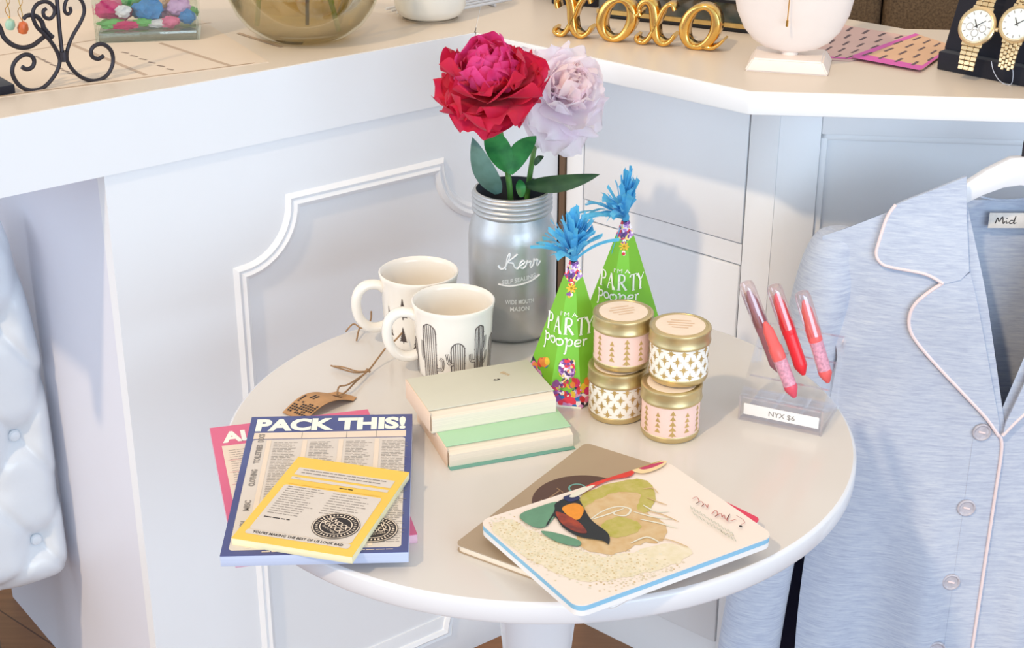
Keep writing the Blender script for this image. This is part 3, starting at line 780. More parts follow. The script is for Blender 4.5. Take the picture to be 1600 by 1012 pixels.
    for k in range(110):
        a = rnd.uniform(0, 2 * PI); L = rnd.uniform(.042, .072); sp_ = rnd.uniform(.1, 1.0) * (1 + bush * math.cos(a - bdir)); wd = rnd.uniform(.0025, .0052)
        d = Vector((math.cos(a), math.sin(a), 0)); sd = Vector((-d.y, d.x, 0))
        tw_ = rnd.uniform(-1.2, 1.2); dr = rnd.uniform(.2, 1.0) * sp_
        def fn2(u, v):
            s = (u - .5) * wd * (0.35 + 1.3 * min(1, v * 1.6)); 
            c = top + d * (L * .62 * sp_ * v ** 1.25) + Vector((0, 0, L * v * (1.0 - .45 * sp_) - dr * L * .35 * v ** 3))
            w_ = sd * math.cos(tw_ * v) + Vector((0, 0, 1)) * math.sin(tw_ * v)
            return c + w_ * s + d * (.0012 * math.sin(8 * v + a))
        q.grid(fn2, 2, 8, tissue)
    if strand:
        for sdir, L in strand:
            sdir = Vector(sdir)
            q.grid(lambda u, v: top + sdir * (L * v) + Vector((0, 0, (u - .5) * .004 + .006 * math.sin(PI * v))), 2, 8, tissue)
    q.build('tassel', t, recalc=False, sharp=180)
    q = MB(); q.lathe([(0, -.002), (.0042, -.001), (.0046, .004), (.003, .008), (0, .009)], tissue, 12, TR(0, 0, H - .003)); q.build('tassel_knot', t)
    return t
party_hat('nearer green party hat with blue tassel, beside the silver jar and behind the mint book', .070, 1.642, RAD(-12), 5, strand=[((.75, .25, .35), .065), ((-.9, -.1, .25), .055)], bush=.15)
party_hat('farther green party hat with blue tassel, partly hidden by the pink candle tin', .137, 1.772, RAD(-8), 9, strand=[((-.3, -.2, -.8), .05)], bush=.75, bdir=RAD(170))
# ------------------------------------------------------------------ candle tins
blush_label = mat('blush paper', (246, 208, 196), 0.6, var=0.02, scale=30)
ivory_label = mat('ivory paper', (246, 242, 232), 0.6, var=0.02, scale=30)
sticker = mat('cream sticker', (244, 226, 206), 0.6, var=0.03, scale=60)
sticker_ink = mat('faint sticker print', (226, 196, 166), 0.6, var=0)
TH = .0640
def tin(label, x, y, z, kind, rot):
    t = thing('candle_tin', label, 'candle', (x, y, z), rot, 'stacked gold lidded candle tins')
    p = MB(); p.lathe([(0, 0), (.028, 0), (.031, .001), (.0325, .004), (.0328, .0075), (.0318, .009), (.0318, .0440), (0, .0440)], gold_sat, 64); p.build('jar', t)
    p = MB(); R_ = .0323
    p.lathe([(R_, .0085), (R_, .0445)], blush_label if kind == 'pink' else ivory_label, 64)
    f = cyl(R_ + .0002)
    cw = 2 * PI * R_
    if kind == 'pink':
        n = 12
        for c in range(n):
            cx = -cw / 2 + (c + .5) * cw / n; wd = .0088 if c % 2 else .0068
            rows = 5
            for r in range(rows):
                z0 = .0105 + r * .0064 + (0 if c % 2 else .003)
                if z0 + .006 > .044: continue
                g = (1 - .07 * r) * wd
                p.poly([(cx - g / 2, z0), (cx + g / 2, z0), (cx, z0 + .0056)], gold_foil, f, .003)
            p.poly([(cx - .0006, .0095), (cx + .0006, .0095), (cx + .0006, .040), (cx - .0006, .040)], gold_foil, f, .006) if c % 2 else None
    else:
        n = 14; H_ = .0445 - .0085
        for r in range(4):
            for c in range(n):
                cx = -cw / 2 + (c + .5 * (r % 2)) * cw / n; cz = .0085 + .004 + r * .0094
                hw, hh = cw / n * .36, .0062
                for a in range(8):
                    an = a * PI / 4; ln = .95 if a % 2 == 0 else .55
                    dx, dz = math.cos(an) * hw * ln, math.sin(an) * hh * ln; qx, qz = -math.sin(an) * .00075, math.cos(an) * .00075
                    z_a = min(.0444, max(.0087, cz + dz))
                    if abs(z_a - (cz + dz)) > .004: continue
                    p.poly([(cx + qx * 1.4, cz + qz * 1.4), (cx - qx * 1.4, cz - qz * 1.4), (cx + dx - qx * .4, z_a - qz * .4), (cx + dx + qx * .4, z_a + qz * .4)], gold_foil, f)
    p.build('label', t, recalc=False)
    p = MB(); p.lathe([(0, .0442), (.0335, .0442), (.0341, .0450), (.0343, .0470), (.0336, .0484), (.0336, .0575), (.0341, .0595), (.0337, .0612), (.0325, .0620), (.0305, .0620), (.0300, .0614), (0, .0614)], gold_sat, 72)
    p.build('lid', t)
    p = MB(); p.lathe([(.0272, .0614), (.0272, .0619), (0, .0619)], sticker, 48)
    for k in range(4):
        wd = (.022, .03, .026, .018)[k]; p.poly([(-wd / 2, .010 - k * .0062), (wd / 2, .010 - k * .0062), (wd / 2, .0125 - k * .0062), (-wd / 2, .0125 - k * .0062)], sticker_ink, flat(.0621))
    p.build('lid_sticker', t, recalc=False, label='round cream paper sticker')
    return t
ta = at(1050, 694, TZ); tb_ = at(966, 664, TZ)
Ax, Ay = ta.x, ta.y + .0305; Bx, By = tb_.x, tb_.y + .0305
tin('blush pink candle tin with gold triangles, standing on the table at the front', Ax, Ay, TZ, 'pink', RAD(14))
tin('ivory candle tin with gold starbursts, standing on the table under the pink tin', Bx, By, TZ, 'ivory', RAD(3))
tin('ivory candle tin with gold starbursts, stacked on top of the front pink tin', Ax + .0075, Ay + .010, TZ + TH, 'ivory', RAD(-9))
tin('blush pink candle tin with gold triangles, stacked on top of an ivory tin', Bx + .004, By + .002, TZ + TH, 'pink', RAD(20))

# ------------------------------------------------------------------ acrylic lip crayon holder
acrylic = clear('clear acrylic', (255, 255, 255), 0.97)
acr_edge = clear('acrylic edge', (252, 250, 253), 0.80, 0.12)
q0, q1, q2 = at(1153, 655, TZ), at(1283, 682, TZ), at(1324, 641, TZ)
aw = (q1 - q0).length; aa = math.atan2((q1 - q0).y, (q1 - q0).x); ad = .082
ho = thing('display_holder', 'clear acrylic stepped holder with white price label, standing at the right edge of the table', 'holder', q0, aa)
TK = .0022; HB, HF = .088, .030
def plate(poly, ax, c0_, c1_):
    m = MB()
    if ax == 'x': m.prism(poly, c0_, c1_, acrylic, basis((0, 1, 0), (0, 0, 1), (1, 0, 0), (0, 0, 0)))
    return m
side = [(0, .0), (ad, .0), (ad, HB), (ad - .012, HB), (0.004, HF), (0, HF)]
for x0 in (0, aw - TK): plate(side, 'x', x0, x0 + TK).build('side_panel', ho)
p = MB(); p.box(TK, aw - TK, 0, TK, 0.0, HF, acrylic); p.build('front_panel', ho)
p = MB(); p.box(TK, aw - TK, ad - TK, ad, 0.0, HB, acrylic); p.build('back_panel', ho)
p = MB(); p.box(TK, aw - TK, TK, ad - TK, 0.0, TK * 1.5, acr_edge); p.build('base_plate', ho)
for i, (yy, hh) in enumerate(((.029, .044), (.056, .066))):
    p = MB(); p.box(TK, aw - TK, yy, yy + TK, .004, hh, acrylic); p.box(TK, aw - TK, yy - .0002, yy + TK + .0002, hh - .0012, hh, acr_edge); p.build('step_panel', ho)
for xx in (aw / 3, 2 * aw / 3):
    plate([(TK, .004), (ad - TK, .004), (ad - TK, .016), (TK, .008)], 'x', xx - .0008, xx + .0008).build('divider', ho)
for bxs in ((.004, aw - .004, -.0003, .0016, HF - .0015, HF + .0002), (TK, aw - TK, ad - .0018, ad + .0003, HB - .0016, HB + .0002), (-.0002, .0018, -.0002, .0018, 0, HF), (aw - .0018, aw + .0002, -.0002, .0018, 0, HF)):
    p = MB(); p.box(*bxs, acr_edge); p.build('polished_edge', ho)
p = MB(); p.box(.006, aw - .004, -.0006, -.0001, .009, .0225, paper_white)
p.text('NYX $6', ink_grey, lambda u, v: (u, -.0008, v), h=.0062, w=.030, cx=aw * .5 + .002, cy=.0125, bold=.01); p.build('price_label', ho, label='white price strip')
# crayons lean to the back left in the cells
tube_c = clear('clear tube', (250, 240, 240), 0.86)
def crayon(label, foot_px, top_px, zf, depth, cols, cap, lbl):
    """foot and top spots seen in the photo; depth = how far behind the front panel"""
    n = Vector((math.sin(aa), -math.cos(aa), 0))
    pf = atp(foot_px[0], foot_px[1], q0 - n * depth, n); pt = atp(top_px[0], top_px[1], q0 - n * (depth + .003), n)
    t = thing('lip_crayon', label, 'lip crayon', pf, 0, 'lip crayons in the acrylic holder')
    ax = pt - pf; L = ax.length; T = align_z((0, 0, 0), ax); r = .0076
    bodyc, paint, printc = cols
    p = MB(); p.lathe([(0, 0), (.0022, .0005), (.0042, .004), (r, .011), (r, .016)], bodyc, 24, T); p.build('tip', t, label='rounded red end')
    p = MB(); p.lathe([(r, .016), (r, L * .46)], printc, 24, T)
    for k in range(3):
        p.poly([(-.004 + k * .003, .02), (-.003 + k * .003, .02), (-.003 + k * .003, L * .43), (-.004 + k * .003, L * .43)], letter_w, lambda u, v: T @ Vector(cyl(r + .0002, RAD(-60))(u, v)), .01)
    p.build('barrel', t, recalc=False)
    p = MB(); p.lathe([(r, L * .46), (r * 1.05, L * .47), (r * 1.05, L * .60), (r * .9, L * .62), (r * .8, L * .80), (r * .3, L * .90), (0, L * .91)], paint, 24, T); p.build('colour_stick', t)
    if cap:
        p = MB(); p.lathe([(r * 1.18, L * .52), (r * 1.18, L * .93), (r * 1.02, L * .985), (r * .6, L), (0, L)], tube_c, 24, T); p.build('clear_cap', t, label='clear plastic cap')
    if lbl:
        p = MB(); f2 = cyl(r * 1.24, RAD(-110)); g = lambda u, v: T @ Vector(f2(u, v))
        p.poly([(-.0045, L * .66), (.0045, L * .66), (.0045, L * .88), (-.0045, L * .88)], paper_white, g, .003)
        f3 = cyl(r * 1.26, RAD(-110))
        for k in range(3): p.poly([(-.003 + k * .0024, L * .69), (-.002 + k * .0024, L * .69), (-.002 + k * .0024, L * .84), (-.003 + k * .0024, L * .84)], ink_grey, lambda u, v: T @ Vector(f3(u, v)))
        p.build('sticker', t, recalc=False, label='small white sticker')
coral = mat('coral plastic', (240, 104, 102), 0.3, var=0.02); red_p = mat('bright red plastic', (240, 52, 62), 0.28, var=0.02); rose = mat('rose plastic', (226, 84, 104), 0.3, var=0.02)
mauve = mat('mauve plastic', (168, 110, 124), 0.35, var=0.03); pinkp = mat('pink printed barrel', (236, 168, 190), 0.4, var=0.2, scale=300)
crayon('mauve lip crayon with a white sticker, leftmost in the acrylic holder', (1218, 582), (1164, 440), 0, .0435, (mauve, mauve, mauve), True, True)
crayon('coral lip crayon without a sticker, lowest one at the front of the holder', (1242, 621), (1190, 490), 0, .018, (rose, coral, pinkp), False, False)
crayon('bright red lip crayon with a white sticker, in the middle of the holder', (1256, 586), (1208, 445), 0, .0435, (red_p, red_p, red_p), True, True)
crayon('coral lip crayon with no sticker, rightmost in the holder beside the pyjama sleeve', (1294, 598), (1252, 455), 0, .0435, (coral, coral, pinkp), True, False)

# ------------------------------------------------------------------ two small books
sage = mat('sage grey cover', (212, 210, 192), 0.55, var=0.02, scale=20)
mint = mat('mint green cover', (176, 216, 178), 0.5, var=0.02, scale=20)
teal_shade = mat('back cover with painted shadow', (112, 168, 154), 0.5, var=0.03, scale=20)  # mint book's shadow and reflection on the table put into this colour
peach = mat('peach spine', (240, 212, 188), 0.6, var=0.02, scale=20)
emblem = mat('tan stamp', (206, 178, 138), 0.6, var=0.1, scale=200)
def book(label, cx, cy, z, w, h, th, rot, cm, backm, emb_fn):
    t = thing('book', label, 'book', (cx, cy, z), rot, 'two small paperback books')
    p = MB(); p.box(-w / 2 + .001, w / 2 - .001, -h / 2, h / 2 - .001, .0012, th - .0012, paper_cream)
    # page block bevels back towards the front cover
    p2 = MB(); yf = -h / 2
    prof = [(yf, .0012), (h / 2 - .001, .0012), (h / 2 - .001, th - .0014), (yf + .013, th - .0014), (yf, th * .72)]
    p2.prism(prof, -w / 2 + .001, w / 2 - .001, paper_cream, basis((0, 1, 0), (0, 0, 1), (1, 0, 0), (0, 0, 0))); p2.build('pages', t)
    p = MB(); p.box(-w / 2, w / 2, yf + .010, h / 2, th - .0013, th, cm, bev=.0004); emb_fn(p, flat(th + .0002)); p.build('front_cover', t)
    p = MB(); p.box(-w / 2, w / 2, yf - (.006 if backm is teal_shade else 0), h / 2, 0, .0012, backm, bev=.0004); p.build('back_cover', t)  # longer teal edge stands in for the book's shadow and reflection
    p = MB(); p.box(-w / 2 - .0012, -w / 2, yf + .003, h / 2, .0, th, peach, bev=.0005); p.build('spine', t, label='peach spine edge')
    return t
def bee(p, f):
    p.disc(.022, .008, .0035, .001, ink_dark, f, 10); p.disc(.0195, .0095, .002, .0007, ink_dark, f, 8, rot=.6); p.disc(.0245, .0095, .002, .0007, ink_dark, f, 8, rot=-.6)
    for k in range(4): p.disc(.034 + k * .0015, .024 - k * .0028, .0035 - k * .0005, .0012, emblem, f, 10, rot=.4)
def oval(p, f): p.ring(.037, .006, .0045, .0055, emblem, lambda u, v: f(u, v * 1.0), 20); p.disc(.037, .006, .0035, .0028, emblem, f, 14)
book('mint green paperback with a tan stamp, underneath the sage grey book', -.019, 1.5335, TZ, .143, .116, .0215, RAD(19.5), mint, teal_shade, oval)
book('sage grey paperback with a tiny bee, lying on top of the mint book', -.0345, 1.561, TZ + .0215, .146, .092, .0235, RAD(20.5), sage, sage, bee)

# ------------------------------------------------------------------ list pads
pad_grey = mat('pale grey print panel', (222, 214, 206), 0.6, var=0.02, scale=30)
navy = mat('navy print', (82, 94, 150), 0.38, var=0.06, scale=9, c2=(68, 74, 132))
pink_pr = mat('pink print', (226, 110, 146), 0.5, var=0.04, scale=9)
yellow_pr = mat('yellow print', (248, 208, 92), 0.5, var=0.05, scale=9)
pale_col = mat('cream print', (238, 222, 204), 0.6, var=0.02, scale=20)
cool_tint_edges = mat('page edges with cool light tint', (196, 208, 236), 0.7, var=0.06, scale=6, stretch=(1, 1, 200))  # white paper; cool front light is put into the blue tint
pale_pink = mat('pale pink page edges', (240, 196, 214), 0.7, var=0.06, scale=6, stretch=(1, 1, 200))
pale_lem = mat('pale lemon page edges', (244, 236, 196), 0.7, var=0.06, scale=6, stretch=(1, 1, 200))
def lines(p, x0, x1, y0, y1, n, m, f, rag=.35, wd=.0007, seed=1):
    r = random.Random(seed)
    for k in range(n):
        y = y1 - (y1 - y0) * (k + .5) / n; xe = x1 - (x1 - x0) * r.random() * rag; x = x0
        while x < xe:
            L = r.uniform(.003, .009); L = min(L, xe - x)
            if L > .001: p.poly([(x, y), (x + L, y), (x + L, y + wd), (x, y + wd)], m, f)
            x += L + .0011
def badge(p, cx, cy, R_, f0, dz, rot=0.0):
    f = lambda k: (lambda u, v: (u, v, f0 + dz * k))
    p.disc(cx, cy, R_, R_, ink_dark, f(1), 40); p.ring(cx, cy, R_ * .93, R_ * .97, pale_col, f(2)); p.ring(cx, cy, R_ * .64, R_ * .68, pale_col, f(2))
    for k in range(34):
        a = 2 * PI * k / 34
        if k % 9 == 0: p.disc(cx + R_ * .8 * math.cos(a), cy + R_ * .8 * math.sin(a), R_ * .06, R_ * .06, pale_col, f(2), 5)
        else: p.disc(cx + R_ * .8 * math.cos(a), cy + R_ * .8 * math.sin(a), R_ * .075, R_ * .035, pale_col, f(2), 6, rot=a)
    c, s = math.cos(rot), math.sin(rot)
    g = lambda u, v: (cx + u * c - v * s, cy + u * s + v * c, f0 + dz * 2)
    p.text('KNOCK', pale_col, g, h=R_ * .27, w=R_ * 1.15, cy=R_ * .07, bold=.02); p.text('KNOCK', pale_col, g, h=R_ * .27, w=R_ * 1.15, cy=-R_ * .25, bold=.02); p.text("WHO'S THERE", pale_col, g, h=R_ * .11, w=R_ * .8, cy=-R_ * .43)
def pad(label, cx, cy, z, w, h, th, rot, edge, cover_fn):
    t = thing('notepad', label, 'notepad', (cx, cy, z), rot, 'list pads on the front left of the table')
    p = MB(); p.box(-w / 2, w / 2, -h / 2, h / 2, 0, th - .0006, edge, bev=.0005); p.build('page_block', t)
    p = MB(); cover_fn(p, w, h, th); p.build('top_sheet', t, recalc=False)
    return t
def rectp(p, x0, x1, y0, y1, m, f): p.poly([(x0, y0), (x1, y0), (x1, y1), (x0, y1)], m, f)
def cov_pink(p, w, h, th):
    p.box(-w / 2, w / 2, -h / 2, h / 2, th - .0006, th, pink_pr)
    f = flat(th + .0002); f2 = flat(th + .0004)
    rectp(p, -w / 2 + .009, w / 2 - .009, -h / 2 + .009, h / 2 - .046, pale_col, f)
    p.text('ALL OUT OF', letter_w, f, h=.0235, w=w - .022, cy=h / 2 - .038, bold=.045)
    for k in range(7): rectp(p, -w / 2 + .012, w / 2 - .012, h / 2 - .08 - k * .026, h / 2 - .0793 - k * .026, mat('pink rule', (226, 160, 170), .6, var=0) if k == 0 else MATS['pink rule'], f2)
    for c in range(4): lines(p, -w / 2 + .015 + c * .038, -w / 2 + .047 + c * .038, -h / 2 + .02, h / 2 - .056, 40, ink_grey, f2, seed=c)
def cov_navy(p, w, h, th):
    p.box(-w / 2, w / 2, -h / 2, h / 2, th - .0006, th, navy)
    f = flat(th + .0002); f2 = flat(th + .0004); f3 = flat(th + .0006)
    p.text('PACK THIS!', letter_w, f, h=.0255, w=w - .014, cy=h / 2 - .0325, bold=.05)
    rectp(p, -w / 2 + .007, w / 2 - .0065, h / 2 - .052, h / 2 - .038, pale_col, f)
    for x in (-.03, .018, .05): rectp(p, x, x + .0005, h / 2 - .052, h / 2 - .038, ink_grey, f2)
    p.poly([(a, b - .0225) for a, b in rrect(w - .014, h - .062, .004)], pad_grey, f)
    for k in range(4):
        x0 = -w / 2 + .028 + k * .0385; rectp(p, x0 - .0060, x0 - .0010, -h / 2 + .012, h / 2 - .056, pale_col, f2)
        lines(p, x0 + .002, x0 + .030, -h / 2 + .016, h / 2 - .06, 62, ink_grey, f3, seed=k + 4)
    g = lambda u, v: (-w / 2 + .0155 - v, u, th + .0006)
    for tx, cy, wd in (('TOILETRIES', .055, .04), ('CLOTHING', .005, .034), ('MISC', -.05, .02), ('TECH', -.09, .02), ('DOCS', .09, .018)): p.text(tx, ink_grey, g, h=.0060, w=wd, cx=cy, cy=-.003, bold=.03)
    badge(p, w / 2 - .034, -h / 2 + .040, .0235, th + .0006, .0002, .25)
    lines(p, -.05, .02, -h / 2 + .003, -h / 2 + .006, 1, pale_col, f, rag=.05, wd=.0012); lines(p, .04, .075, -h / 2 + .003, -h / 2 + .006, 1, pale_col, f, rag=.05, wd=.0012, seed=5)
def cov_yellow(p, w, h, th):
    p.box(-w / 2, w / 2, -h / 2, h / 2, th - .0006, th, yellow_pr)
    f = flat(th + .0002); f2 = flat(th + .0004)
    rectp(p, -w / 2 + .010, w / 2 - .008, h / 2 - .036, h / 2 - .021, pad_grey, f)
    lines(p, -w / 2 + .016, w / 2 - .014, h / 2 - .034, h / 2 - .023, 2, ink_grey, f2, rag=.1, wd=.0016, seed=3)
    rectp(p, -w / 2 + .010, w / 2 - .008, h / 2 - .045, h / 2 - .040, pad_grey, f); lines(p, -w / 2 + .014, -w / 2 + .02, h / 2 - .044, h / 2 - .040, 1, ink_grey, f2)
    p.poly([(a, b - .0185) for a, b in rrect(w - .018, h - .077, .003)], pad_grey, f)
    rectp(p, -w / 2 + .012, w / 2 - .012, h / 2 - .0545, h / 2 - .0532, yellow_pr, f2)
    lines(p, .004, .018, h / 2 - .052, h / 2 - .049, 1, ink_dark, f2, rag=.0, wd=.0014)
    lines(p, -w / 2 + .014, -.006, -h / 2 + .05, h / 2 - .058, 13, ink_grey, f2, wd=.0010, seed=9); lines(p, .002, w / 2 - .016, -h / 2 + .062, h / 2 - .060, 9, ink_grey, f2, wd=.0010, seed=12)
    lines(p, -w / 2 + .014, -.020, -h / 2 + .041, -h / 2 + .046, 1, ink_dark, f2, wd=.0016, rag=.05)
    p.poly([(a, b - h / 2 + .0155) for a, b in rrect(w - .016, .0085, .003)], pad_grey, f)
    p.text("YOU'RE MAKING THE BEST OF US LOOK BAD", ink_dark, f2, h=.0040, w=w - .03, cy=-h / 2 + .0138, bold=.02)
    badge(p, w / 2 - .034, -h / 2 + .046, .0235, th + .0004, .0002, -.55)
pad('pink bordered list pad mostly hidden under the navy pad', -.2130, 1.4166, TZ, .177, .274, .0100, RAD(15), pale_pink, cov_pink)
pad('navy blue list pad headed PACK THIS! between the pink and yellow pads', -.1922, 1.3929, TZ + .0101, .177, .281, .0120, RAD(2.6), cool_tint_edges, cov_navy)
pad('small yellow list pad with a round black badge, topmost of the pads', -.1852, 1.3303, TZ + .0222, .122, .164, .0080, RAD(-15.5), pale_lem, cov_yellow)
# ------------------------------------------------------------------ notebooks at the front
taupe = mat('taupe cover', (176, 156, 132), 0.5, var=0.03, scale=12)
choc = mat('chocolate print', (92, 66, 60), 0.5, var=0.04, scale=20)
nb_white = mat('white notebook cover', (240, 228, 218), 0.45, var=0.01, scale=12)
sky = mat('light blue page edges', (142, 196, 226), 0.6, var=0.05, scale=6, stretch=(1, 1, 200))
def nb(name_label, c, z, w, h, th, rot, rad=.008):
    return thing('notebook', name_label, 'notebook', (c[0], c[1], z), rot, 'notebooks at the front of the table')
def onplane(t, z):
    "turns spots of the photographed cover into cover coordinates"
    inv = MW(t).inverted()
    return lambda px, py: (lambda q: (q.x, q.y))(inv @ at(px, py, z))
# taupe notebook, lowest
R1_ = RAD(-33.6)
t = nb('taupe notebook with a dark brown circle, lowest of the three notebooks', (.0635, 1.3610), TZ, .125, .245, .008, R1_)
w_, h_ = .122, .245; th = .0085
p = MB(); p.prism(rrect(w_ - .003, h_ - .003, .006), .0008, th - .0012, paper_cream); p.build('pages', t)
p = MB(); p.prism(rrect(w_, h_, .007), 0, .0008, taupe); p.build('back_cover', t)
p = MB(); p.prism(rrect(w_, h_, .007), th - .0012, th, taupe)
g = onplane(t, TZ + th); f = flat(th + .0002); f2 = flat(th + .0004)
cc = g(914, 784)
p.poly([(max(-w_ / 2 + .0006, min(w_ / 2 - .0006, cc[0] + .054 * math.cos(a * PI / 30))), cc[1] + .054 * math.sin(a * PI / 30)) for a in range(60)], choc, f)
cyan = mat('sea green print', (110, 168, 162), .5, var=0); tan_p = mat('tan letter', (158, 128, 100), .5, var=0); cream_p = mat('cream print shape', (226, 208, 170), .5, var=0)
a_, b_ = g(850, 784), g(875, 766); p.stroke([a_, b_], .0016, tan_p, f2, smooth=False)
for q in (a_, b_): p.stroke([(q[0] - .005, q[1] + .002), (q[0] + .005, q[1] - .002)], .0013, tan_p, f2, smooth=False)
o_ = g(902, 763); p.ring(o_[0], o_[1], .0075, .0095, cyan, f2, 28)
cr = g(1005, 708)
pc = [(max(-w_ / 2 + .0006, min(w_ / 2 - .0006, cr[0] + .040 * math.cos(a * PI / 24))), max(-h_ / 2 + .0006, min(h_ / 2 - .006, cr[1] + .040 * math.sin(a * PI / 24)))) for a in range(48)]
p.poly(pc, cream_p, f2)
p.build('front_cover', t, recalc=False)
# pink edged notebook in the middle
R2_ = RAD(-47.0)
rc2 = at(1190, 811, .766); rc2 = rc2 - .107 * Vector((math.cos(R2_ + PI / 2), math.sin(R2_ + PI / 2), 0)) - .066 * Vector((math.cos(R2_), math.sin(R2_), 0))
pink_cov = mat('hot pink cover', (226, 62, 96), 0.4, var=0.02)
t = nb('white notebook with pink cover edge peeking out, middle of the three notebooks', (rc2.x, rc2.y), TZ + .0087, .15, .215, .008, R2_)
w_, h_ = .132, .214; th = .0075
p = MB(); p.prism(rrect(w_ - .002, h_ - .002, .006), .0006, th - .001, paper_white); p.build('pages', t)
p = MB(); p.prism(rrect(w_, h_, .007), 0, .0006, paper_white); p.build('back_cover', t)
p = MB(); p.prism(rrect(w_, h_, .007), th - .001, th, pink_cov); p.build('front_cover', t, label='hot pink front cover')
# bird notebook
R3_ = RAD(-58.0); zb_ = TZ + .0087 + .0077
t = nb('white notebook with an orange and black bird print, topmost at the table front', (.1095, 1.2890), zb_, .172, .226, .012, R3_)
w_, h_ = .172, .227; th = .0120
p = MB(); p.prism(rrect(w_ - .001, h_ - .001, .011), .0, .0058, paper_white); p.build('pages', t)
p = MB(); p.prism(rrect(w_ - .0005, h_ - .0005, .011), .0058, th - .0011, sky); p.build('page_block', t, label='light blue page block')
p = MB(); p.prism(rrect(w_, h_, .012, 8), th - .0011, th, nb_white)
g = onplane(t, zb_ + th); zz = [th + .00015]
def nxt(): zz[0] += .00008; return flat(zz[0])
def clipc(q): return (max(-w_ / 2 + .0008, min(w_ / 2 - .0008, q[0])), max(-h_ / 2 + .0008, min(h_ / 2 - .0008, q[1])))
def shape(px, m, smooth=True, rough=0):
    q = [clipc(g(x, y)) for x, y in px]
    if smooth: q = [clipc((v.x, v.y)) for v in catmull([(a, b, 0) for a, b in q], 5, True)]
    if rough: q = [clipc((a + rough * (noise.noise(Vector((a * 300, b * 300, 1))) + .6 * math.sin(k * 2.4)), b + rough * noise.noise(Vector((a * 300, b * 300, 7))))) for k, (a, b) in enumerate(q)]
    p.poly(q, m, nxt())
olive = mat('olive print', (178, 172, 74), .5, var=.1, scale=120, c2=(196, 182, 110)); tan2 = mat('tan print', (206, 172, 122), .5, scale=90, c2=(216, 190, 148)); jade = mat('jade print', (104, 152, 124), .5, var=.06, scale=80)
lace = mat('lace print', (222, 214, 184), .6, var=.06, scale=200); lace0 = mat('lace ground print', (236, 226, 204), .6, scale=140, c2=(226, 216, 184)); lace2 = mat('light lace print', (226, 224, 208), .6, var=0); lace3 = mat('tan lace print', (206, 184, 138), .6, var=0)
bird_k = mat('bird black', (34, 38, 44), .5, var=.05, scale=60); bird_o = mat('bird orange', (238, 152, 48), .5, var=.08, scale=90); bird_r = mat('bird rust', (168, 66, 42), .5, scale=90, c2=(110, 46, 44)); red_f = mat('red feather', (222, 62, 52), .5, var=.08, scale=120)
# lace border: many little blossoms along the lower edges
rnd = random.Random(4)
LACE = []
shape([(768, 826), (795, 812), (828, 828), (850, 838), (900, 858), (955, 868), (1035, 850), (1078, 856), (1062, 878), (990, 900), (920, 908), (870, 895), (815, 865)], lace0, rough=.003)
fl = nxt()
for k in range(9000):
    u = rnd.random()
    if u < .6: x = rnd.uniform(765, 1080); y = 834 + (x - 770) * .29 + rnd.gauss(0, 15)
    else: x = rnd.uniform(795, 930); y = 815 + rnd.random() * 55
    if 850 < x < 960 and y < 842 + (x - 850) * .12: continue
    q = g(x, y)
    if abs(q[0]) > w_ / 2 - .004 or abs(q[1]) > h_ / 2 - .004: continue
    if any((q[0] - a) ** 2 + (q[1] - b) ** 2 < .0029 ** 2 for a, b in LACE): continue
    LACE.append(q)
    r = rnd.uniform(.0011, .00142); mm = rnd.choice((lace, lace, lace2, lace3))
    if rnd.random() < .3: p.ring(q[0], q[1], r * .5, r, mm, fl, 9)
    else: p.poly([(q[0] + r * (1 if j % 2 else .5) * math.cos(j * PI / 5), q[1] + r * (1 if j % 2 else .5) * math.sin(j * PI / 5)) for j in range(10)], mm, fl)
shape([(900, 790), (930, 770), (985, 752), (1010, 752), (1018, 775), (1010, 800), (1040, 820), (1035, 845), (1000, 850), (955, 866), (905, 850)], tan2, rough=.0022)
shape([(893, 792), (920, 768), (980, 750), (1012, 752), (1024, 775), (1012, 800), (995, 795), (1000, 772), (960, 770), (925, 785), (905, 800)], olive, rough=.0016)
shape([(940, 820), (965, 808), (995, 815), (1000, 828), (970, 840), (945, 836)], olive, rough=.0016)
def scr(px, wd, m, n=5):
    q = [clipc(g(x, y)) for x, y in px]; p.stroke(q, wd, m, nxt(), n=n, taper=True)
for px in ([(915, 818), (940, 800), (965, 792), (985, 796), (978, 806), (960, 804), (962, 798)], [(925, 812), (950, 804), (975, 795)], [(990, 800), (1020, 808), (1050, 812)], [(1000, 812), (1030, 818), (1058, 826)], [(1005, 790), (1025, 800), (1045, 800)], [(985, 850), (1010, 840), (1030, 848)]): scr(px, .0022, lace2)
for px in ([(1012, 800), (1035, 805), (1060, 816)], [(1010, 778), (1030, 786), (1042, 790)], [(1030, 842), (1050, 846), (1075, 856)], [(1005, 765), (1020, 764), (1028, 772)]): scr(px, .0016, tan2)
shape([(812, 806), (845, 792), (872, 786), (868, 806), (850, 825), (828, 822)], jade); shape([(845, 832), (868, 834), (905, 846), (902, 855), (870, 848)], jade)
shape([(868, 788), (890, 778), (905, 783), (912, 795), (925, 815), (950, 835), (951, 852), (940, 846), (905, 840), (880, 826), (866, 808), (856, 822), (854, 820), (866, 800)], bird_k)
shape([(878, 796), (898, 788), (912, 796), (906, 812), (894, 812)], bird_o)
shape([(868, 802), (884, 806), (905, 818), (917, 834), (900, 833), (878, 820)], bird_r)
shape([(880, 779), (897, 774), (906, 781), (890, 786)], mat('bird head', (38, 46, 92), .5, var=0))
shape([(905, 770), (925, 757), (945, 745), (985, 732), (992, 737), (985, 746), (955, 752), (930, 762), (912, 772)], red_f)
shape([(890, 777), (910, 765), (930, 760), (916, 770), (898, 779)], lace2)
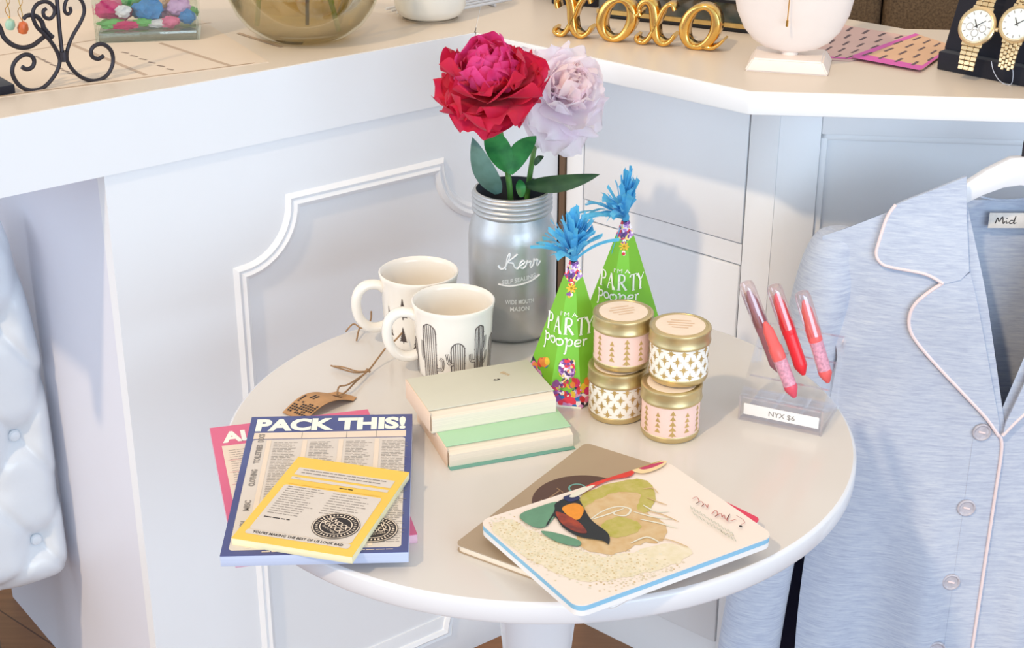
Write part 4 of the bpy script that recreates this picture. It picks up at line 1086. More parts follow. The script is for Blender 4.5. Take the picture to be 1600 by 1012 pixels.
shape([(985, 735), (1000, 726), (1022, 716), (1042, 724), (1030, 734), (1005, 742)], mat('feather cream', (238, 212, 164), .5, var=0)); shape([(998, 733), (1012, 727), (1038, 724), (1022, 732), (1006, 736)], mat('feather magenta', (190, 60, 100), .5, var=0))
scr([(985, 728), (1005, 720), (1020, 715), (1030, 719)], .0012, olive)
# handwritten title up the cover
ink_r = mat('dusty red handwriting', (186, 112, 104), .6, var=0); ink_g = mat('faint green handwriting', (190, 192, 172), .6, var=0)
def hand(px, wd, m):
    q = [g(x, y) for x, y in px]; p.stroke(q, wd, m, flat(th + .0024), n=4)
hand([(1082, 782), (1088, 779), (1092, 786), (1087, 790), (1095, 786), (1099, 791), (1096, 794), (1101, 790), (1105, 796), (1106, 791)], .0008, ink_r)
hand([(1112, 806), (1118, 800), (1121, 806), (1117, 810), (1126, 805), (1128, 811), (1131, 807), (1134, 815), (1140, 806), (1136, 817), (1150, 814)], .0009, ink_r)
hand([(1150, 808), (1160, 814), (1163, 820), (1157, 822)], .0006, ink_r)
q = g(1157, 825); p.disc(q[0], q[1], .0016, .0016, ink_dark, flat(th + .0024), 10)
for k in range(2):
    pts = []
    for j in range(26):
        x = 1078 + k * 4 + j * 2.7; y = 795 + k * 9 + j * 1.7 + (2.2 if j % 2 else -2.2) * rnd.uniform(.5, 1.2); pts.append((x, y))
    hand(pts, .0006, ink_g)
hand([(1126, 832), (1133, 838), (1138, 836), (1146, 840)], .0008, lace)
p.build('front_cover', t, recalc=False)
# ------------------------------------------------------------------ things on the counters
# added overlay sheet under the scroll stand
grey_rule = mat('grey bar', (190, 168, 148), .7, var=0); thin_rule = mat('thin brown rule', (188, 160, 134), .7, var=0); bead_shadow_m = mat('painted bead shadow', (150, 134, 124), .7, var=0)
added_sheet_paper = mat('overlay sheet paper', (229, 212, 193), .5, var=.02, scale=8)
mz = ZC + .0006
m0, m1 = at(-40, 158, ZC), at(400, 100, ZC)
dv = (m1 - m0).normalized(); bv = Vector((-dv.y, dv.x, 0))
dm = thing('overlay_sheet', 'added pale overlay sheet with thin rules and grey dashes under the iron scroll stand', 'overlay sheet', m0, math.atan2(dv.y, dv.x))
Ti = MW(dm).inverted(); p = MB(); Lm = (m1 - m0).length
p.box(0, Lm * 1.05, 0, .42, 0, .0006, added_sheet_paper)
def mline(px, wd, m, z=.0009):
    q = [Ti @ at(x, y, ZC) for x, y in px]; p.stroke([(a.x, a.y) for a in q], wd, m, flat(z), smooth=False)
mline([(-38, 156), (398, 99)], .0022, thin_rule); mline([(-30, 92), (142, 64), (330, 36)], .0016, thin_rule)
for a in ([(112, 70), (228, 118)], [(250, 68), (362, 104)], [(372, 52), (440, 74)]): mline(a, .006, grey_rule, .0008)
for k in range(7): mline([(52 + k * 9, 88 + k * 4.4), (62 + k * 9, 91 + k * 4.4)], .0035, bead_shadow_m)  # shadows of beads and chains put into the colour as dashes
for k in range(6): mline([(190 + k * 14, 82 + k * 5.2), (201 + k * 14, 84 + k * 5.2)], .0035, bead_shadow_m)
p.build('added_sheet', dm)
# iron scroll stand
s0, s1 = at(52, 142, ZC), at(150, 127, ZC)
sd = (s1 - s0); sd.z = 0; sd.normalize(); sn = Vector((sd.y, -sd.x, 0)); s0 = s0 + Vector((0, 0, .0052))
st = thing('scroll_stand', 'dark wrought iron scroll stand at the left end of the counter', 'display stand', (s0.x, s0.y, ZC))
Ti = MW(st).inverted()
def zp(zx, zy, off=0): return atp(zx / 6.325, zy / 6.325, s0 - sn * off, sn)
def scroll(name, pts, r0, r1=None, off=0, n=6, fl=None):
    m = MB(); c = catmull([zp(a, b_, off) for a, b_ in pts], n); N = len(c)
    rr = [r0 + ((r1 if r1 is not None else r0) - r0) * i / (N - 1) for i in range(N)]
    m.tube(c, rr, iron_m, 8, flat=fl); return m.build(name, st, inv=Ti)
scroll('left_scroll' if False else 'scroll', [(215, 660), (268, 684), (322, 658), (338, 600), (308, 552), (248, 540), (180, 575), (132, 640), (122, 720), (155, 800), (220, 865), (310, 895), (400, 880), (480, 820), (555, 720), (590, 620), (580, 550), (530, 450), (450, 350), (370, 270), (328, 180), (330, 100), (370, 40), (440, 15), (500, 35), (540, 90), (530, 150), (490, 185), (440, 165), (428, 110), (460, 85)], .0028, .0024)
scroll('scroll', [(1025, 550), (970, 582), (910, 555), (903, 490), (950, 445), (1020, 438), (1090, 490), (1117, 570), (1105, 660), (1050, 750), (960, 795), (870, 790), (770, 740), (690, 650), (660, 570), (672, 470), (720, 350), (790, 230), (830, 130), (825, 50), (790, -10), (730, -40), (670, -20), (640, 50), (640, 110), (670, 140), (700, 110), (690, 70)], .0028, .0022)
scroll('rod', [(620, 570), (600, 400), (585, 250), (572, 100), (555, -80), (530, -400), (500, -800)], .0026)
m = MB(); c = zp(628, 555); m.tube([c + Vector((0, 0, -.006)), c + Vector((0, 0, .006))], .0062, iron_m, 10); m.build('collar', st, inv=Ti)
scroll('scroll', [(-60, 180), (0, 275), (40, 370), (120, 440), (220, 472), (320, 450), (400, 392), (450, 350)], .0032, .0028, off=.004)
scroll('leaf_curl', [(230, 190), (262, 158), (310, 150), (370, 168), (415, 220), (432, 275), (480, 335), (520, 372)], .0026, .0034, off=.004)
# two drop earrings hung on the stand
def earring(label, px, c, sz):
    t = thing('drop_earring', label, 'earring', atp(px[0], px[1], s0 - sn * .03, sn), 0, 'drop earrings on the scroll stand')
    m = MB(); m.lathe([(0, -sz), (sz * .55, -sz * .8), (sz * .75, -sz * .2), (sz * .55, sz * .5), (0, sz * .8)], c, 12, ROT(.2, 'Y')); m.build('stone', t)
    m = MB(); m.tube(catmull([(0, 0, sz * .75), (.001, 0, sz * 1.6), (-.001, .001, sz * 3.0), (-.003, .002, sz * 4.6)], 5), .0006, gold_m, 6); m.tube(catmull([(0, 0, sz * .8), (-.004, 0, sz * 2), (.003, 0, sz * 3.2), (.001, 0, sz * 4.4)], 5), .0005, gold_m, 6); m.build('wire', t)
earring('orange stone drop earring on gold wires beside the iron scroll', (36, 42), mat('orange stone', (228, 116, 64), .3, var=.08, scale=200), .0095)
earring('mint green stone drop earring on gold wires, left of the orange one', (16, 37), mat('mint stone', (172, 206, 178), .3, var=.05, scale=200), .0085)
# black display tray corner at the far left
t0 = at(0, 152, ZC); bt_ = thing('display_tray', 'black velvet display tray at the far left edge of the counter', 'tray', (at(24, 146, ZC).x, at(24, 146, ZC).y, ZC), AL)
p = MB(); p.box(-.16, 0, -.002, .10, .0008, .012, navy_black, bev=.0015); p.build('tray_base', bt_)
# rectangular glass vase packed with tissue paper
glass = clear('vase glass', (250, 252, 250), 0.955, 0.02)
va = at(150, 69, ZC); vb = at(313, 63, ZC); vd = vb - va; vL = vd.length; vr = math.atan2(vd.y, vd.x); vD = .085
vs_ = thing('glass_vase', 'square clear glass vase packed with bright tissue paper', 'vase', va, vr)
p = MB()
for x0, x1, y0, y1 in ((0, vL, 0, .004), (0, vL, vD - .004, vD), (0, .004, .004, vD - .004), (vL - .004, vL, .004, vD - .004)): p.box(x0, x1, y0, y1, .001, .16, glass)
p.build('walls', vs_)
p = MB(); p.box(.004, vL - .004, .004, vD - .004, .001, .014, clear('thick glass base', (206, 212, 206), 0.80, 0.05), bev=.002); p.build('glass_base', vs_, label='thick clear glass base')
TIS = [mat('tissue ' + n, c, .6, var=.12, scale=90, bump=.3, bscale=120) for n, c in (('magenta', (214, 52, 120)), ('blue', (56, 140, 206)), ('green', (110, 190, 110)), ('white', (236, 232, 236)), ('lilac', (214, 172, 214)), ('pink', (232, 120, 160)), ('peach', (240, 196, 160)))]
rnd = random.Random(21)
def wad(label, px, r, m, dy=.03, sq=(1, .6, .8)):
    q = MW(vs_).inverted() @ atp(px[0], px[1], va + Vector((-math.sin(vr), math.cos(vr), 0)) * dy, Vector((-math.sin(vr), math.cos(vr), 0)))
    q.z = max(q.z, .015 + r * sq[2] * 1.02)
    t = thing('tissue_wad', label, 'tissue paper', MW(vs_) @ q, vr, 'crumpled tissue paper in the glass vase')
    r *= 1.1; bm = bmesh.new(); bmesh.ops.create_icosphere(bm, subdivisions=3, radius=r); sd_ = rnd.random() * 40
    for v in bm.verts:
        d = v.co.normalized(); n_ = noise.noise(d * 2.2 + Vector((sd_, 0, 0))) * .28 + abs(noise.noise(d * 4.5 + Vector((0, sd_, 0)))) * .30 - .18
        v.co = Vector((v.co.x * sq[0], v.co.y * sq[1], v.co.z * sq[2])) * (1 + n_)
    m_ = MB(); m_.bm(bm, m); m_.build('crumpled_sheet', t, sharp=25)
wad('magenta tissue wad at the left front of the vase', (168, 14), .017, TIS[0]); wad('white tissue wad between the magenta and blue ones', (192, 18), .011, TIS[3], .022)
wad('blue tissue wad in the middle front of the vase', (232, 16), .021, TIS[1]); wad('lilac tissue wad at the right front of the vase', (280, 10), .016, TIS[4], .03)
wad('blue tissue wad at the right edge of the vase', (293, 26), .012, TIS[1], .024); wad('green tissue wad at the lower left of the vase', (176, 42), .012, TIS[2], .02, (1.6, .7, .6))
wad('magenta tissue wad along the bottom of the vase', (196, 44), .010, TIS[0], .014, (1.8, .5, .6)); wad('green tissue wad under the blue one', (222, 35), .009, TIS[2], .018, (1.5, .6, .6))
wad('white tissue wad at the bottom right of the vase', (250, 42), .010, TIS[3], .02, (2.0, .7, .6)); wad('pink tissue wad at the bottom right corner', (266, 34), .010, TIS[5], .016, (1.2, .6, .8))
wad('peach tissue wad above the lilac one', (252, 2), .012, TIS[6], .05); wad('green tissue wad at the top middle of the vase', (205, 0), .014, TIS[2], .055)
wad('pink tissue wad deep at the back left of the vase', (186, 28), .020, TIS[5], .062); wad('blue tissue wad deep behind the blue one', (226, 30), .017, TIS[1], .064)
wad('lilac tissue wad deep at the back right of the vase', (268, 24), .020, TIS[4], .062); wad('green tissue wad deep at the back right corner', (296, 38), .013, TIS[2], .060)
wad('magenta tissue wad deep at the back top of the vase', (250, -12), .020, TIS[0], .066)
# round glass bowl with flower stems in water
bc = at(470, 74, ZC); bR = .150
bwl = thing('glass_bowl', 'round clear glass bowl of tinted water with cut flower stems', 'bowl', (bc.x, bc.y + .058, ZC))
bprof = [(0, 0), (.045, 0), (.060, .004), (.080, .018), (.094, .036), (.104, .058), (.109, .080), (.110, .105), (.106, .135)]
p = MB(); p.lathe(bprof + [(.1035, .135), (.1073, .105), (.1063, .080), (.1013, .058), (.0913, .038), (.0778, .021), (.0585, .0075), (0, .005)], clear('bowl glass', (246, 245, 236), .94, .02), 64); p.build('bowl_wall', bwl)
p = MB(); p.lathe([(0, .0055), (.058, .008), (.077, .0215), (.0905, .0385), (.1005, .0585), (.1045, .072), (0, .072)], clear('tinted water', (226, 212, 176), .96, .02), 64); p.build('water', bwl)
stem_y = mat('cut stem green', (168, 190, 72), .5, var=.1, scale=60); stem_b = mat('brown stem', (96, 92, 62), .6, var=.1, scale=60)
def cut(label, a, b_, m, r):
    t = thing('cut_stem', label, 'flower stem', (bc.x, bc.y + .058, ZC), 0, 'cut stems in the glass bowl')
    q = MB(); q.tube([a, Vector(a).lerp(Vector(b_), .5) + Vector((.002, 0, 0)), b_], r, m, 8); q.build('stem', t)
cut('bright green cut stem slanting right in the bowl', (.052, -.05, .020), (.020, -.03, .13), stem_y, .0036); cut('brown cut stem standing upright in the bowl', (.010, -.055, .030), (.009, -.04, .14), stem_b, .0026)
cut('pale green cut stem near the left side of the bowl', (-.060, -.045, .026), (-.052, -.03, .13), stem_y, .0034); cut('pale cut stem leaning against the right side of the bowl', (.048, -.03, .026), (.088, -.02, .14), mat('pale stem', (206, 192, 138), .5, var=.1), .005)
# white ceramic pot
wc = at(670, 40, ZC); pot = thing('ceramic_pot', 'white ceramic pot with rounded foot on the counter behind the peonies', 'pot', (wc.x, wc.y + .047, ZC))
p = MB(); p.lathe([(0, .003), (.038, .003), (.046, .008), (.0515, .018), (.0535, .035), (.054, .13), (.051, .13), (.050, .03), (.044, .018), (0, .014)], mat('white glazed ceramic', (238, 236, 228), .2, var=.02, scale=20, coat=.4), 64); p.build('pot_body', pot)
p = MB(); p.lathe([(0, 0), (.040, 0), (.040, .003), (0, .003)], mat('raw clay foot', (176, 160, 140), .7), 48); p.build('foot', pot)
# slatted white rack
ra = at(726, 20, ZC); rb = at(800, 6, ZC); rd = rb - ra; rk = thing('wire_rack', 'white slatted rack lying on the counter right of the ceramic pot', 'rack', ra, math.atan2(rd.y, rd.x))
for k in range(6):
    p = MB(); p.tube([(-.09, .004 + k * .014, .006), (rd.length * 1.02 - .003 * k, .004 + k * .014, .006)], .0022, white_gloss, 8); p.build('slat', rk)
p = MB(); p.tube([(-.06, .001, .0022), (-.06, .078, .0022)], .0022, white_gloss, 8); p.build('crossbar', rk)
p = MB(); p.tube([(.06, .001, .0022), (.06, .078, .0022)], .0022, white_gloss, 8); p.build('crossbar', rk)

# gold xoxo letters
g0, g1 = at(866, 58, ZC), at(1126, 83, ZC); gd = g1 - g0; gL = gd.length; ga = math.atan2(gd.y, gd.x)
xo = thing('letter_sign', 'polished gold xoxo script letters standing on the right counter', 'sign', g0, ga)
DP = .024
def gf(u, v, d): return (u, d + DP / 2, v)
U = gL / 4
def xl_(o, dv_):
    m = MB()
    m.sweep([(o + .003, .040), (o + .001, .050), (o + .006, .058), (o + .013, .060), (o + .020, .054), (o + .023, .040), (o + .024, .024), (o + .028, .010), (o + .037, .0042), (o + .046, .008), (o + .053, .018)], lambda t: .0052 + .0068 * math.sin(PI * min(1, max(0, t))) ** 2, DP, gold_m, gf)
    m.sweep([(o + .0, .013), (o - .001, .007), (o + .004, .0038), (o + .012, .005), (o + .020, .016), (o + .027, .031), (o + .034, .048), (o + .041, .057), (o + .048, .058), (o + .051, .051)], lambda t: .0045 + .002 * math.sin(PI * t), DP, gold_m, gf)
    m.build('letter', xo, sharp=50)
def ol_(o, last=False):
    m = MB(); N = 14
    pts = []
    for k in range(N):
        a = 2 * PI * k / N; x, y = .0215 * math.cos(a), .0275 * math.sin(a)
        pts.append((o + .029 + x + y * .18, .0315 + y))
    N2 = N * 6
    m.sweep(pts, lambda t: .0075 + .006 * abs(math.cos(2 * PI * t)) ** 1.5, DP, gold_m, gf, closed=True)
    if last: m.sweep([(o + .034, .006), (o + .046, .0045), (o + .056, .010), (o + .063, .018)], lambda t: .007 - .004 * t, DP, gold_m, gf)
    else: m.sweep([(o + .045, .052), (o + .052, .044), (o + .058, .040), (o + .064, .048)], .0045, DP, gold_m, gf)
    m.build('letter', xo, sharp=50)
xl_(.0, 0); ol_(U); xl_(2 * U, 0); ol_(3 * U - .001, True)
# dark glass topped jewellery case behind the letters
k0, k1 = at(912, 34, ZC), at(1160, 62, ZC); kd = k1 - k0; ka = math.atan2(kd.y, kd.x)
bx = thing('jewellery_case', 'low black edged glass case with a gold inner rim behind the gold letters', 'display case', k0 + Vector((.02, .03, 0)), ka)
kL = kd.length + .03
p = MB(); p.box(0, kL, 0, .12, 0, .006, black_m, bev=.001); p.build('base', bx)
p = MB(); p.box(.0, kL, -.0005, .003, .006, .012, gold_foil); p.build('gold_rim', bx, label='gold inner rim')
p = MB(); p.box(.002, kL - .002, .003, .118, .008, .040, mat('smoky mirror glass', (116, 112, 104), .08, .6, var=.2, scale=30, c2=(70, 84, 84))); p.build('mirror_block', bx)
p = MB(); p.box(0, kL, 0, .004, .040, .044, black_m); p.box(0, kL, .116, .12, .040, .044, black_m); p.box(0, .004, .004, .116, .040, .044, black_m); p.box(kL - .004, kL, .004, .116, .040, .044, black_m); p.build('lid_frame', bx)
nb_ = at(905, 10, ZC); nv = thing('velvet_stand', 'dark navy velvet display block beside the glass case behind the first gold letter', 'display stand', (nb_.x, nb_.y, ZC), RAD(-20))
p = MB(); p.box(-.045, .028, .0, .06, 0, .05, navy_black, bev=.003); p.build('block', nv)
gv = at(872, 4, ZC); gg = thing('keepsake_box', 'small slate blue box behind the first gold letter', 'box', (gv.x - .01, gv.y + .03, ZC), RAD(-20))
p = MB(); p.box(-.03, .02, 0, .05, 0, .04, mat('slate blue card', (66, 88, 112), .6), bev=.002); p.build('box_body', gg)
p = MB(); p.box(-.032, .022, -.002, .052, .04, .052, mat('slate blue lid', (74, 96, 120), .6), bev=.002); p.build('lid', gg)
# white necklace bust
bb = at(1236, 108, ZC)
bu = thing('necklace_bust', 'white leatherette necklace bust on a square foot with sloping edges', 'necklace display', (bb.x, bb.y + .018, ZC), RAD(-14))
leather_w = mat('cream leatherette', (240, 228, 220), .5, var=.015, scale=40, bump=.1, bscale=300)
p = MB()
a_, c_ = .062, .045
bm = bmesh.new(); bmesh.ops.create_cube(bm, size=1)
for v in bm.verts:
    k = 1.0 if v.co.z < 0 else .82; v.co = Vector((v.co.x * .108 * k, v.co.y * .085 * k, .0 + (v.co.z + .5) * .016))
bmesh.ops.bevel(bm, geom=bm.edges[:], offset=.002, segments=2, affect='EDGES'); p.bm(bm, leather_w); p.build('foot', bu)
p = MB(); p.lathe([(0, .016), (.011, .016), (.010, .021), (.012, .028), (0, .03)], leather_w, 24); p.build('neck_peg', bu)
p = MB(); rows = [(.020, .016, .010), (.024, .034, .014), (.033, .049, .019), (.048, .062, .025), (.070, .072, .031), (.098, .0775, .036), (.13, .078, .038), (.165, .072, .036), (.20, .058, .030), (.23, .034, .025), (.25, .026, .022), (.30, .025, .022)]
seg = 40; vs = [(0, 0, .0195)]; fs = []
for z, rx, ry in rows:
    for k in range(seg):
        a = 2 * PI * k / seg; vs.append((rx * math.cos(a), ry * math.sin(a) * (1.0 if math.sin(a) < 0 else .6), z))
for k in range(seg): fs.append((0, 1 + (k + 1) % seg, 1 + k))
for i in range(len(rows) - 1):
    for k in range(seg): k2 = (k + 1) % seg; fs.append((1 + i * seg + k, 1 + i * seg + k2, 1 + (i + 1) * seg + k2, 1 + (i + 1) * seg + k))
fs.append(tuple(1 + (len(rows) - 1) * seg + k for k in range(seg)))
p.add(vs, fs, leather_w); p.build('bust', bu, sharp=60)
nk = thing('necklace', 'fine gold chain necklace with a bar pendant on the white bust', 'necklace', (bb.x, bb.y + .018, ZC), RAD(-14))
p = MB(); yb = lambda z: -.0405 if z > .1 else -.0405 + (.1 - z) * .13
p.tube(catmull([(-.030, -.026, .235), (-.024, -.0375, .19), (-.012, -.0412, .15), (-.002, -.0412, .112)], 6), .0006, gold_m, 6); p.tube(catmull([(.030, -.026, .235), (.024, -.0375, .19), (.010, -.0412, .15), (-.002, -.0412, .112)], 6), .0006, gold_m, 6); p.build('chain', nk)
p = MB(); p.tube([(-.002, -.0412, .113), (-.003, -.0400, .086), (-.0035, -.0385, .068)], .0008, gold_m, 6); p.tube([(-.0035, -.0385, .068), (-.0037, -.0375, .060)], .0016, gold_m, 8); p.build('pendant', nk)
# two slotted accessory cards
def card(label, quad, base, hot, slot, rows, cols, z, seed):
    q = [at(x, y, ZC) for x, y in quad]; c = sum(q, Vector()) / 4
    t = thing('slotted_card', label, 'card', (c.x, c.y, ZC + z), 0, 'slotted accessory cards on the right counter')
    f = lambda u, v: tuple(q[0].lerp(q[1], u).lerp(q[3].lerp(q[2], u), v) - Vector((c.x, c.y, ZC)) + Vector((0, 0, .0016)))
    fb = lambda u, v: tuple(Vector(f(u, v)) + Vector((0, 0, .0002)))
    p = MB(); cc_ = [Vector(f(u, v)) for u, v in ((0, 0), (1, 0), (1, 1), (0, 1))]
    p.prism([(v.x, v.y) for v in cc_], 0, .0015, base)
    p.poly([(0, 0), (1, 0), (1, 1), (0, 1)], base, f)
    for hi, (a, b_, w_) in enumerate(hot): p.stroke([a, b_], w_, hotm, lambda u, v, hi=hi: tuple(Vector(fb(u, v)) + Vector((0, 0, .00006 * hi))), smooth=False)
    for i in range(rows):
        for k in range(cols):
            u = (k + .5) / cols; v = (i + .5 + (.25 if k % 2 else -.2)) / rows
            p.stroke([(u - .3 / cols, v), (u + .3 / cols, v)], .07 / rows * 2.4, slot, lambda a, b__: tuple(Vector(f(a, b__)) + Vector((0, 0, .0004))), smooth=False)
    p.build('card_sheet', t, recalc=False)
hotm = mat('magenta print', (222, 96, 184), .5, var=.05); slotm = mat('dark slot', (104, 86, 92), .6, var=0)
card('pink beige slotted card nearest the white bust', [(1240, 92), (1300, 38), (1432, 60), (1330, 96)], mat('rose beige card', (222, 186, 178), .5, var=.03), [((0, .0), (1, .0), .1), ((.05, .05), (.05, .95), .05)], slotm, 5, 5, .0004, 1)
card('peach slotted card with magenta edges next to the watch stand', [(1335, 92), (1432, 57), (1490, 76), (1440, 112)], mat('peach card', (226, 184, 150), .5, var=.03), [((0, .02), (1, .02), .12), ((.02, 0), (.02, 1), .16), ((0, .98), (1, .98), .06)], slotm, 4, 4, .0022, 2)
# watches on a black stand
w0 = at(1463, 108, ZC); w1 = at(1600, 136, ZC); wd_ = w1 - w0; wa = math.atan2(wd_.y, wd_.x)
ws = thing('watch_stand', 'black velvet stepped stand holding two gold watches at the right end of the counter', 'display stand', w0, wa)
p = MB(); p.box(0, .26, 0, .11, 0, .024, navy_black, bev=.002); p.build('step_base', ws)
p = MB(); p.prism([(.012, .024), (.108, .024), (.108, .19), (.078, .19)], 0.0, .26, navy_black, basis((0, 1, 0), (0, 0, 1), (1, 0, 0), (0, 0, 0)), bev=.003); p.build('sloped_back', ws)
def watch(label, px, rdial, grp, links):
    n = Vector((math.sin(wa), -math.cos(wa), 0)) * .9 + Vector((0, 0, .42)); n.normalize()
    c = atp(px[0], px[1], MW(ws) @ Vector((.05, -.013, .062)), Vector((math.sin(wa), -math.cos(wa), 0)))
    t = thing('wristwatch', label, 'watch', c, 0, grp)
    upv = Vector((0, 0, 1)) - n * n.z; upv.normalize(); xv = upv.cross(n)
    T = basis(xv, upv, n, (0, 0, 0)); R_ = rdial
    gold_w = MATS.get('watch gold') or mat('watch gold', (232, 206, 160), .3, .8, var=.06, scale=200)
    pearl = MATS.get('pearl dial') or mat('pearl dial', (236, 240, 238), .25, var=.06, scale=60, c2=(222, 232, 232))
    p = MB(); p.lathe([(0, -.005), (R_ * 1.0, -.005), (R_ * 1.14, -.003), (R_ * 1.16, .001), (R_ * 1.08, .003), (R_ * .98, .0035), (R_ * .94, .0015), (0, .0015)], gold_w, 48, T); p.build('case', t)
    p = MB(); p.lathe([(R_ * .93, .0016), (0, .0016)], pearl, 48, T)
    for k in range(12):
        a = k * PI / 6; p.poly([(math.sin(a) * R_ * .86 + math.cos(a) * .0005, math.cos(a) * R_ * .86 - math.sin(a) * .0005), (math.sin(a) * R_ * .86 - math.cos(a) * .0005, math.cos(a) * R_ * .86 + math.sin(a) * .0005), (math.sin(a) * R_ * .70 - math.cos(a) * .0005, math.cos(a) * R_ * .70 + math.sin(a) * .0005), (math.sin(a) * R_ * .70 + math.cos(a) * .0005, math.cos(a) * R_ * .70 - math.sin(a) * .0005)], ink_grey, lambda u, v: T @ Vector((u, v, .0019)))
    for sx, sy in ((-.4, -.1), (.4, -.1), (0, -.42)) if links == 'flat' else ():
        p.ring(sx * R_, sy * R_, R_ * .2, R_ * .23, ink_grey, lambda u, v: T @ Vector((u, v, .0019)), 20)
    p.build('dial', t, recalc=False)
    p = MB()
    p.poly([(-.0006, -.003), (.0006, -.003), (.0004, R_ * .6), (-.0004, R_ * .6)], ink_dark, lambda u, v: T @ ROT(-.9, 'Z') @ Vector((u, v, .0022)))
    p.poly([(-.0007, -.003), (.0007, -.003), (.0005, R_ * .42), (-.0005, R_ * .42)], ink_dark, lambda u, v: T @ ROT(.55, 'Z') @ Vector((u, v, .0022))); p.build('hands', t, recalc=False)
    p = MB(); p.lathe([(0, 0), (.0024, 0), (.0028, .002), (.0024, .004), (0, .004)], gold_w, 16, T @ TR(R_ * 1.14, 0, -.001) @ ROT(PI / 2, 'Y')); p.build('crown', t)
    # bracelet: rows of links running down and round the cushion
    def strap(name, sgn):
        q = MB(); rows_ = 9 if sgn > 0 else 6
        for r in range(rows_):
            y = sgn * (R_ * 1.08 + r * .0058); kq = .00045 if sgn > 0 else .0002; zz_ = -.0015 - kq * r * r; tilt = -sgn * kq * 200 * r
            wv = R_ * (1.30 if r == 0 else 1.18 - .035 * r)
            nc = 3 if links == 'flat' else 5
            for c_ in range(nc):
                x0 = -wv / 2 + wv * c_ / nc * 1.0; x1 = x0 + wv / nc - .0003; off = .0026 if (c_ % 2 and links != 'flat') else 0
                q.box(x0 + 0, x1, -.0026, .0026, -.0014, .0012, gold_w, T @ TR(0, y + off * sgn, zz_) @ ROT(tilt, 'X'), bev=.0005, seg=1)
        q.build(name, t)
    strap('strap', 1); strap('strap', -1)
    return t
watch('gold watch with round white dial and three subdials, left of the two watches', (1527, 41), .0215, 'gold watches on the black stand', 'flat')
watch('gold watch with plain white dial and woven link strap, right of the two watches', (1590, 38), .0205, 'gold watches on the black stand', 'woven')
tl = thing('tag_string', 'thin clear string loop hanging from the right gold watch', 'string', MW(ws) @ Vector((.15, -.002, .0)))
Ti = MW(tl).inverted(); p = MB(); vn = Vector((math.sin(wa), -math.cos(wa), 0)); pp0 = MW(ws) @ Vector((0, -.004, 0))
p.tube(catmull([atp(x, y, pp0, vn) for x, y in ((1549, 96), (1552, 110), (1560, 124), (1570, 131), (1580, 131), (1583, 118), (1582, 104))], 6), .0005, mat('clear string', (200, 204, 216), .3, var=0), 6); p.build('string_loop', tl, inv=Ti)
# ------------------------------------------------------------------ pyjama top on a hanger
def heather(name, c, c2, c3):
    m = bpy.data.materials.new(name); m.use_nodes = True; nt = m.node_tree; b = nt.nodes['Principled BSDF']
    b.inputs['Roughness'].default_value = .85; b.inputs['Sheen Weight'].default_value = .25; b.inputs['Specular IOR Level'].default_value = .2
    tc = nt.nodes.new('ShaderNodeTexCoord'); mp = nt.nodes.new('ShaderNodeMapping'); mp.inputs['Scale'].default_value = (40, 40, 420)
    nz = nt.nodes.new('ShaderNodeTexNoise'); nz.inputs['Scale'].default_value = 1.0; nz.inputs['Detail'].default_value = 6; nz.inputs['Roughness'].default_value = .7
    rp = nt.nodes.new('ShaderNodeValToRGB'); e = rp.color_ramp.elements
    e[0].position = .34; e[0].color = lin(c2); e[1].position = .68; e[1].color = lin(c3); x = e.new(.5); x.color = lin(c)
    nt.links.new(tc.outputs['Object'], mp.inputs['Vector']); nt.links.new(mp.outputs['Vector'], nz.inputs['Vector'])
    nt.links.new(nz.outputs['Fac'], rp.inputs['Fac']); nt.links.new(rp.outputs['Color'], b.inputs['Base Color'])
    bp = nt.nodes.new('ShaderNodeBump'); bp.inputs['Strength'].default_value = .12; bp.inputs['Distance'].default_value = .001
    nt.links.new(nz.outputs['Fac'], bp.inputs['Height']); nt.links.new(bp.outputs['Normal'], b.inputs['Normal'])
    return m
jersey = heather('heather grey jersey', (190, 200, 218), (174, 184, 206), (206, 214, 226))
piping_m = mat('pale pink piping', (244, 226, 226), .6, var=.02, scale=100)
button_m = mat('grey pearl button', (200, 198, 208), .3, var=.1, scale=200)
hang_m = mat('white hanger plastic', (240, 242, 246), .3, var=0)
YJ = 1.872; XJ = 0.6385
pj_ = thing('pyjama_top', 'heather grey long sleeved pyjama top with pale pink piping on a white hanger', 'pyjama top', (XJ, YJ, .15))
JI = MW(pj_).inverted()
def sm(a, b_, x): t = min(1, max(0, (x - a) / (b_ - a))); return t * t * (3 - 2 * t)
def YF(s, z, over=0.0):
    "front surface of the top; s = distance from the centre line towards the left of the photo"
    a = abs(s); bel = .058 * math.cos(min(1, a / .245) * PI / 2) ** .8
    top = 1 - .72 * sm(.78, .94, z)
    fold = .014 * math.sin(a * 46 + z * 3.0 + 1.0) * sm(.62, .30, z) * sm(.02, .08, a) + .006 * math.sin(a * 25 - z * 9) * sm(.8, .55, z) * sm(.03, .1, a)
    pull = .007 * math.sin((a * .8 + z) * 34) * sm(.86, .7, z) * sm(.5, .66, z) * sm(.1, .2, a)
    return YJ - .004 - bel * top + fold * .8 + pull - over
def outer(z):
    if z > .858: return .245 - (z - .858) / (.938 - .858) * .165
    if z > .70: return .214 + (z - .70) / .158 * .031
    return .214 + .018 * sm(.70, .25, z)
def inner(z):
    if z < .615: return -.006
    return -.006 + (z - .615) / (.938 - .615) * .082
def front(sign, over):
    m = MB(); zs = [.15 + (.938 - .15) * (k / 60) for k in range(61)]
    def fn(u, v):
        z = .15 + (.938 - .15) * v; o, i = outer(z), inner(z)
        if sign < 0 and z < .615: i = -.022
        s = i + (o - i) * u
        return JI @ Vector((XJ - sign * s, YF(s, z, over), z))
    m.grid(fn, 40, 70, jersey)
    return m
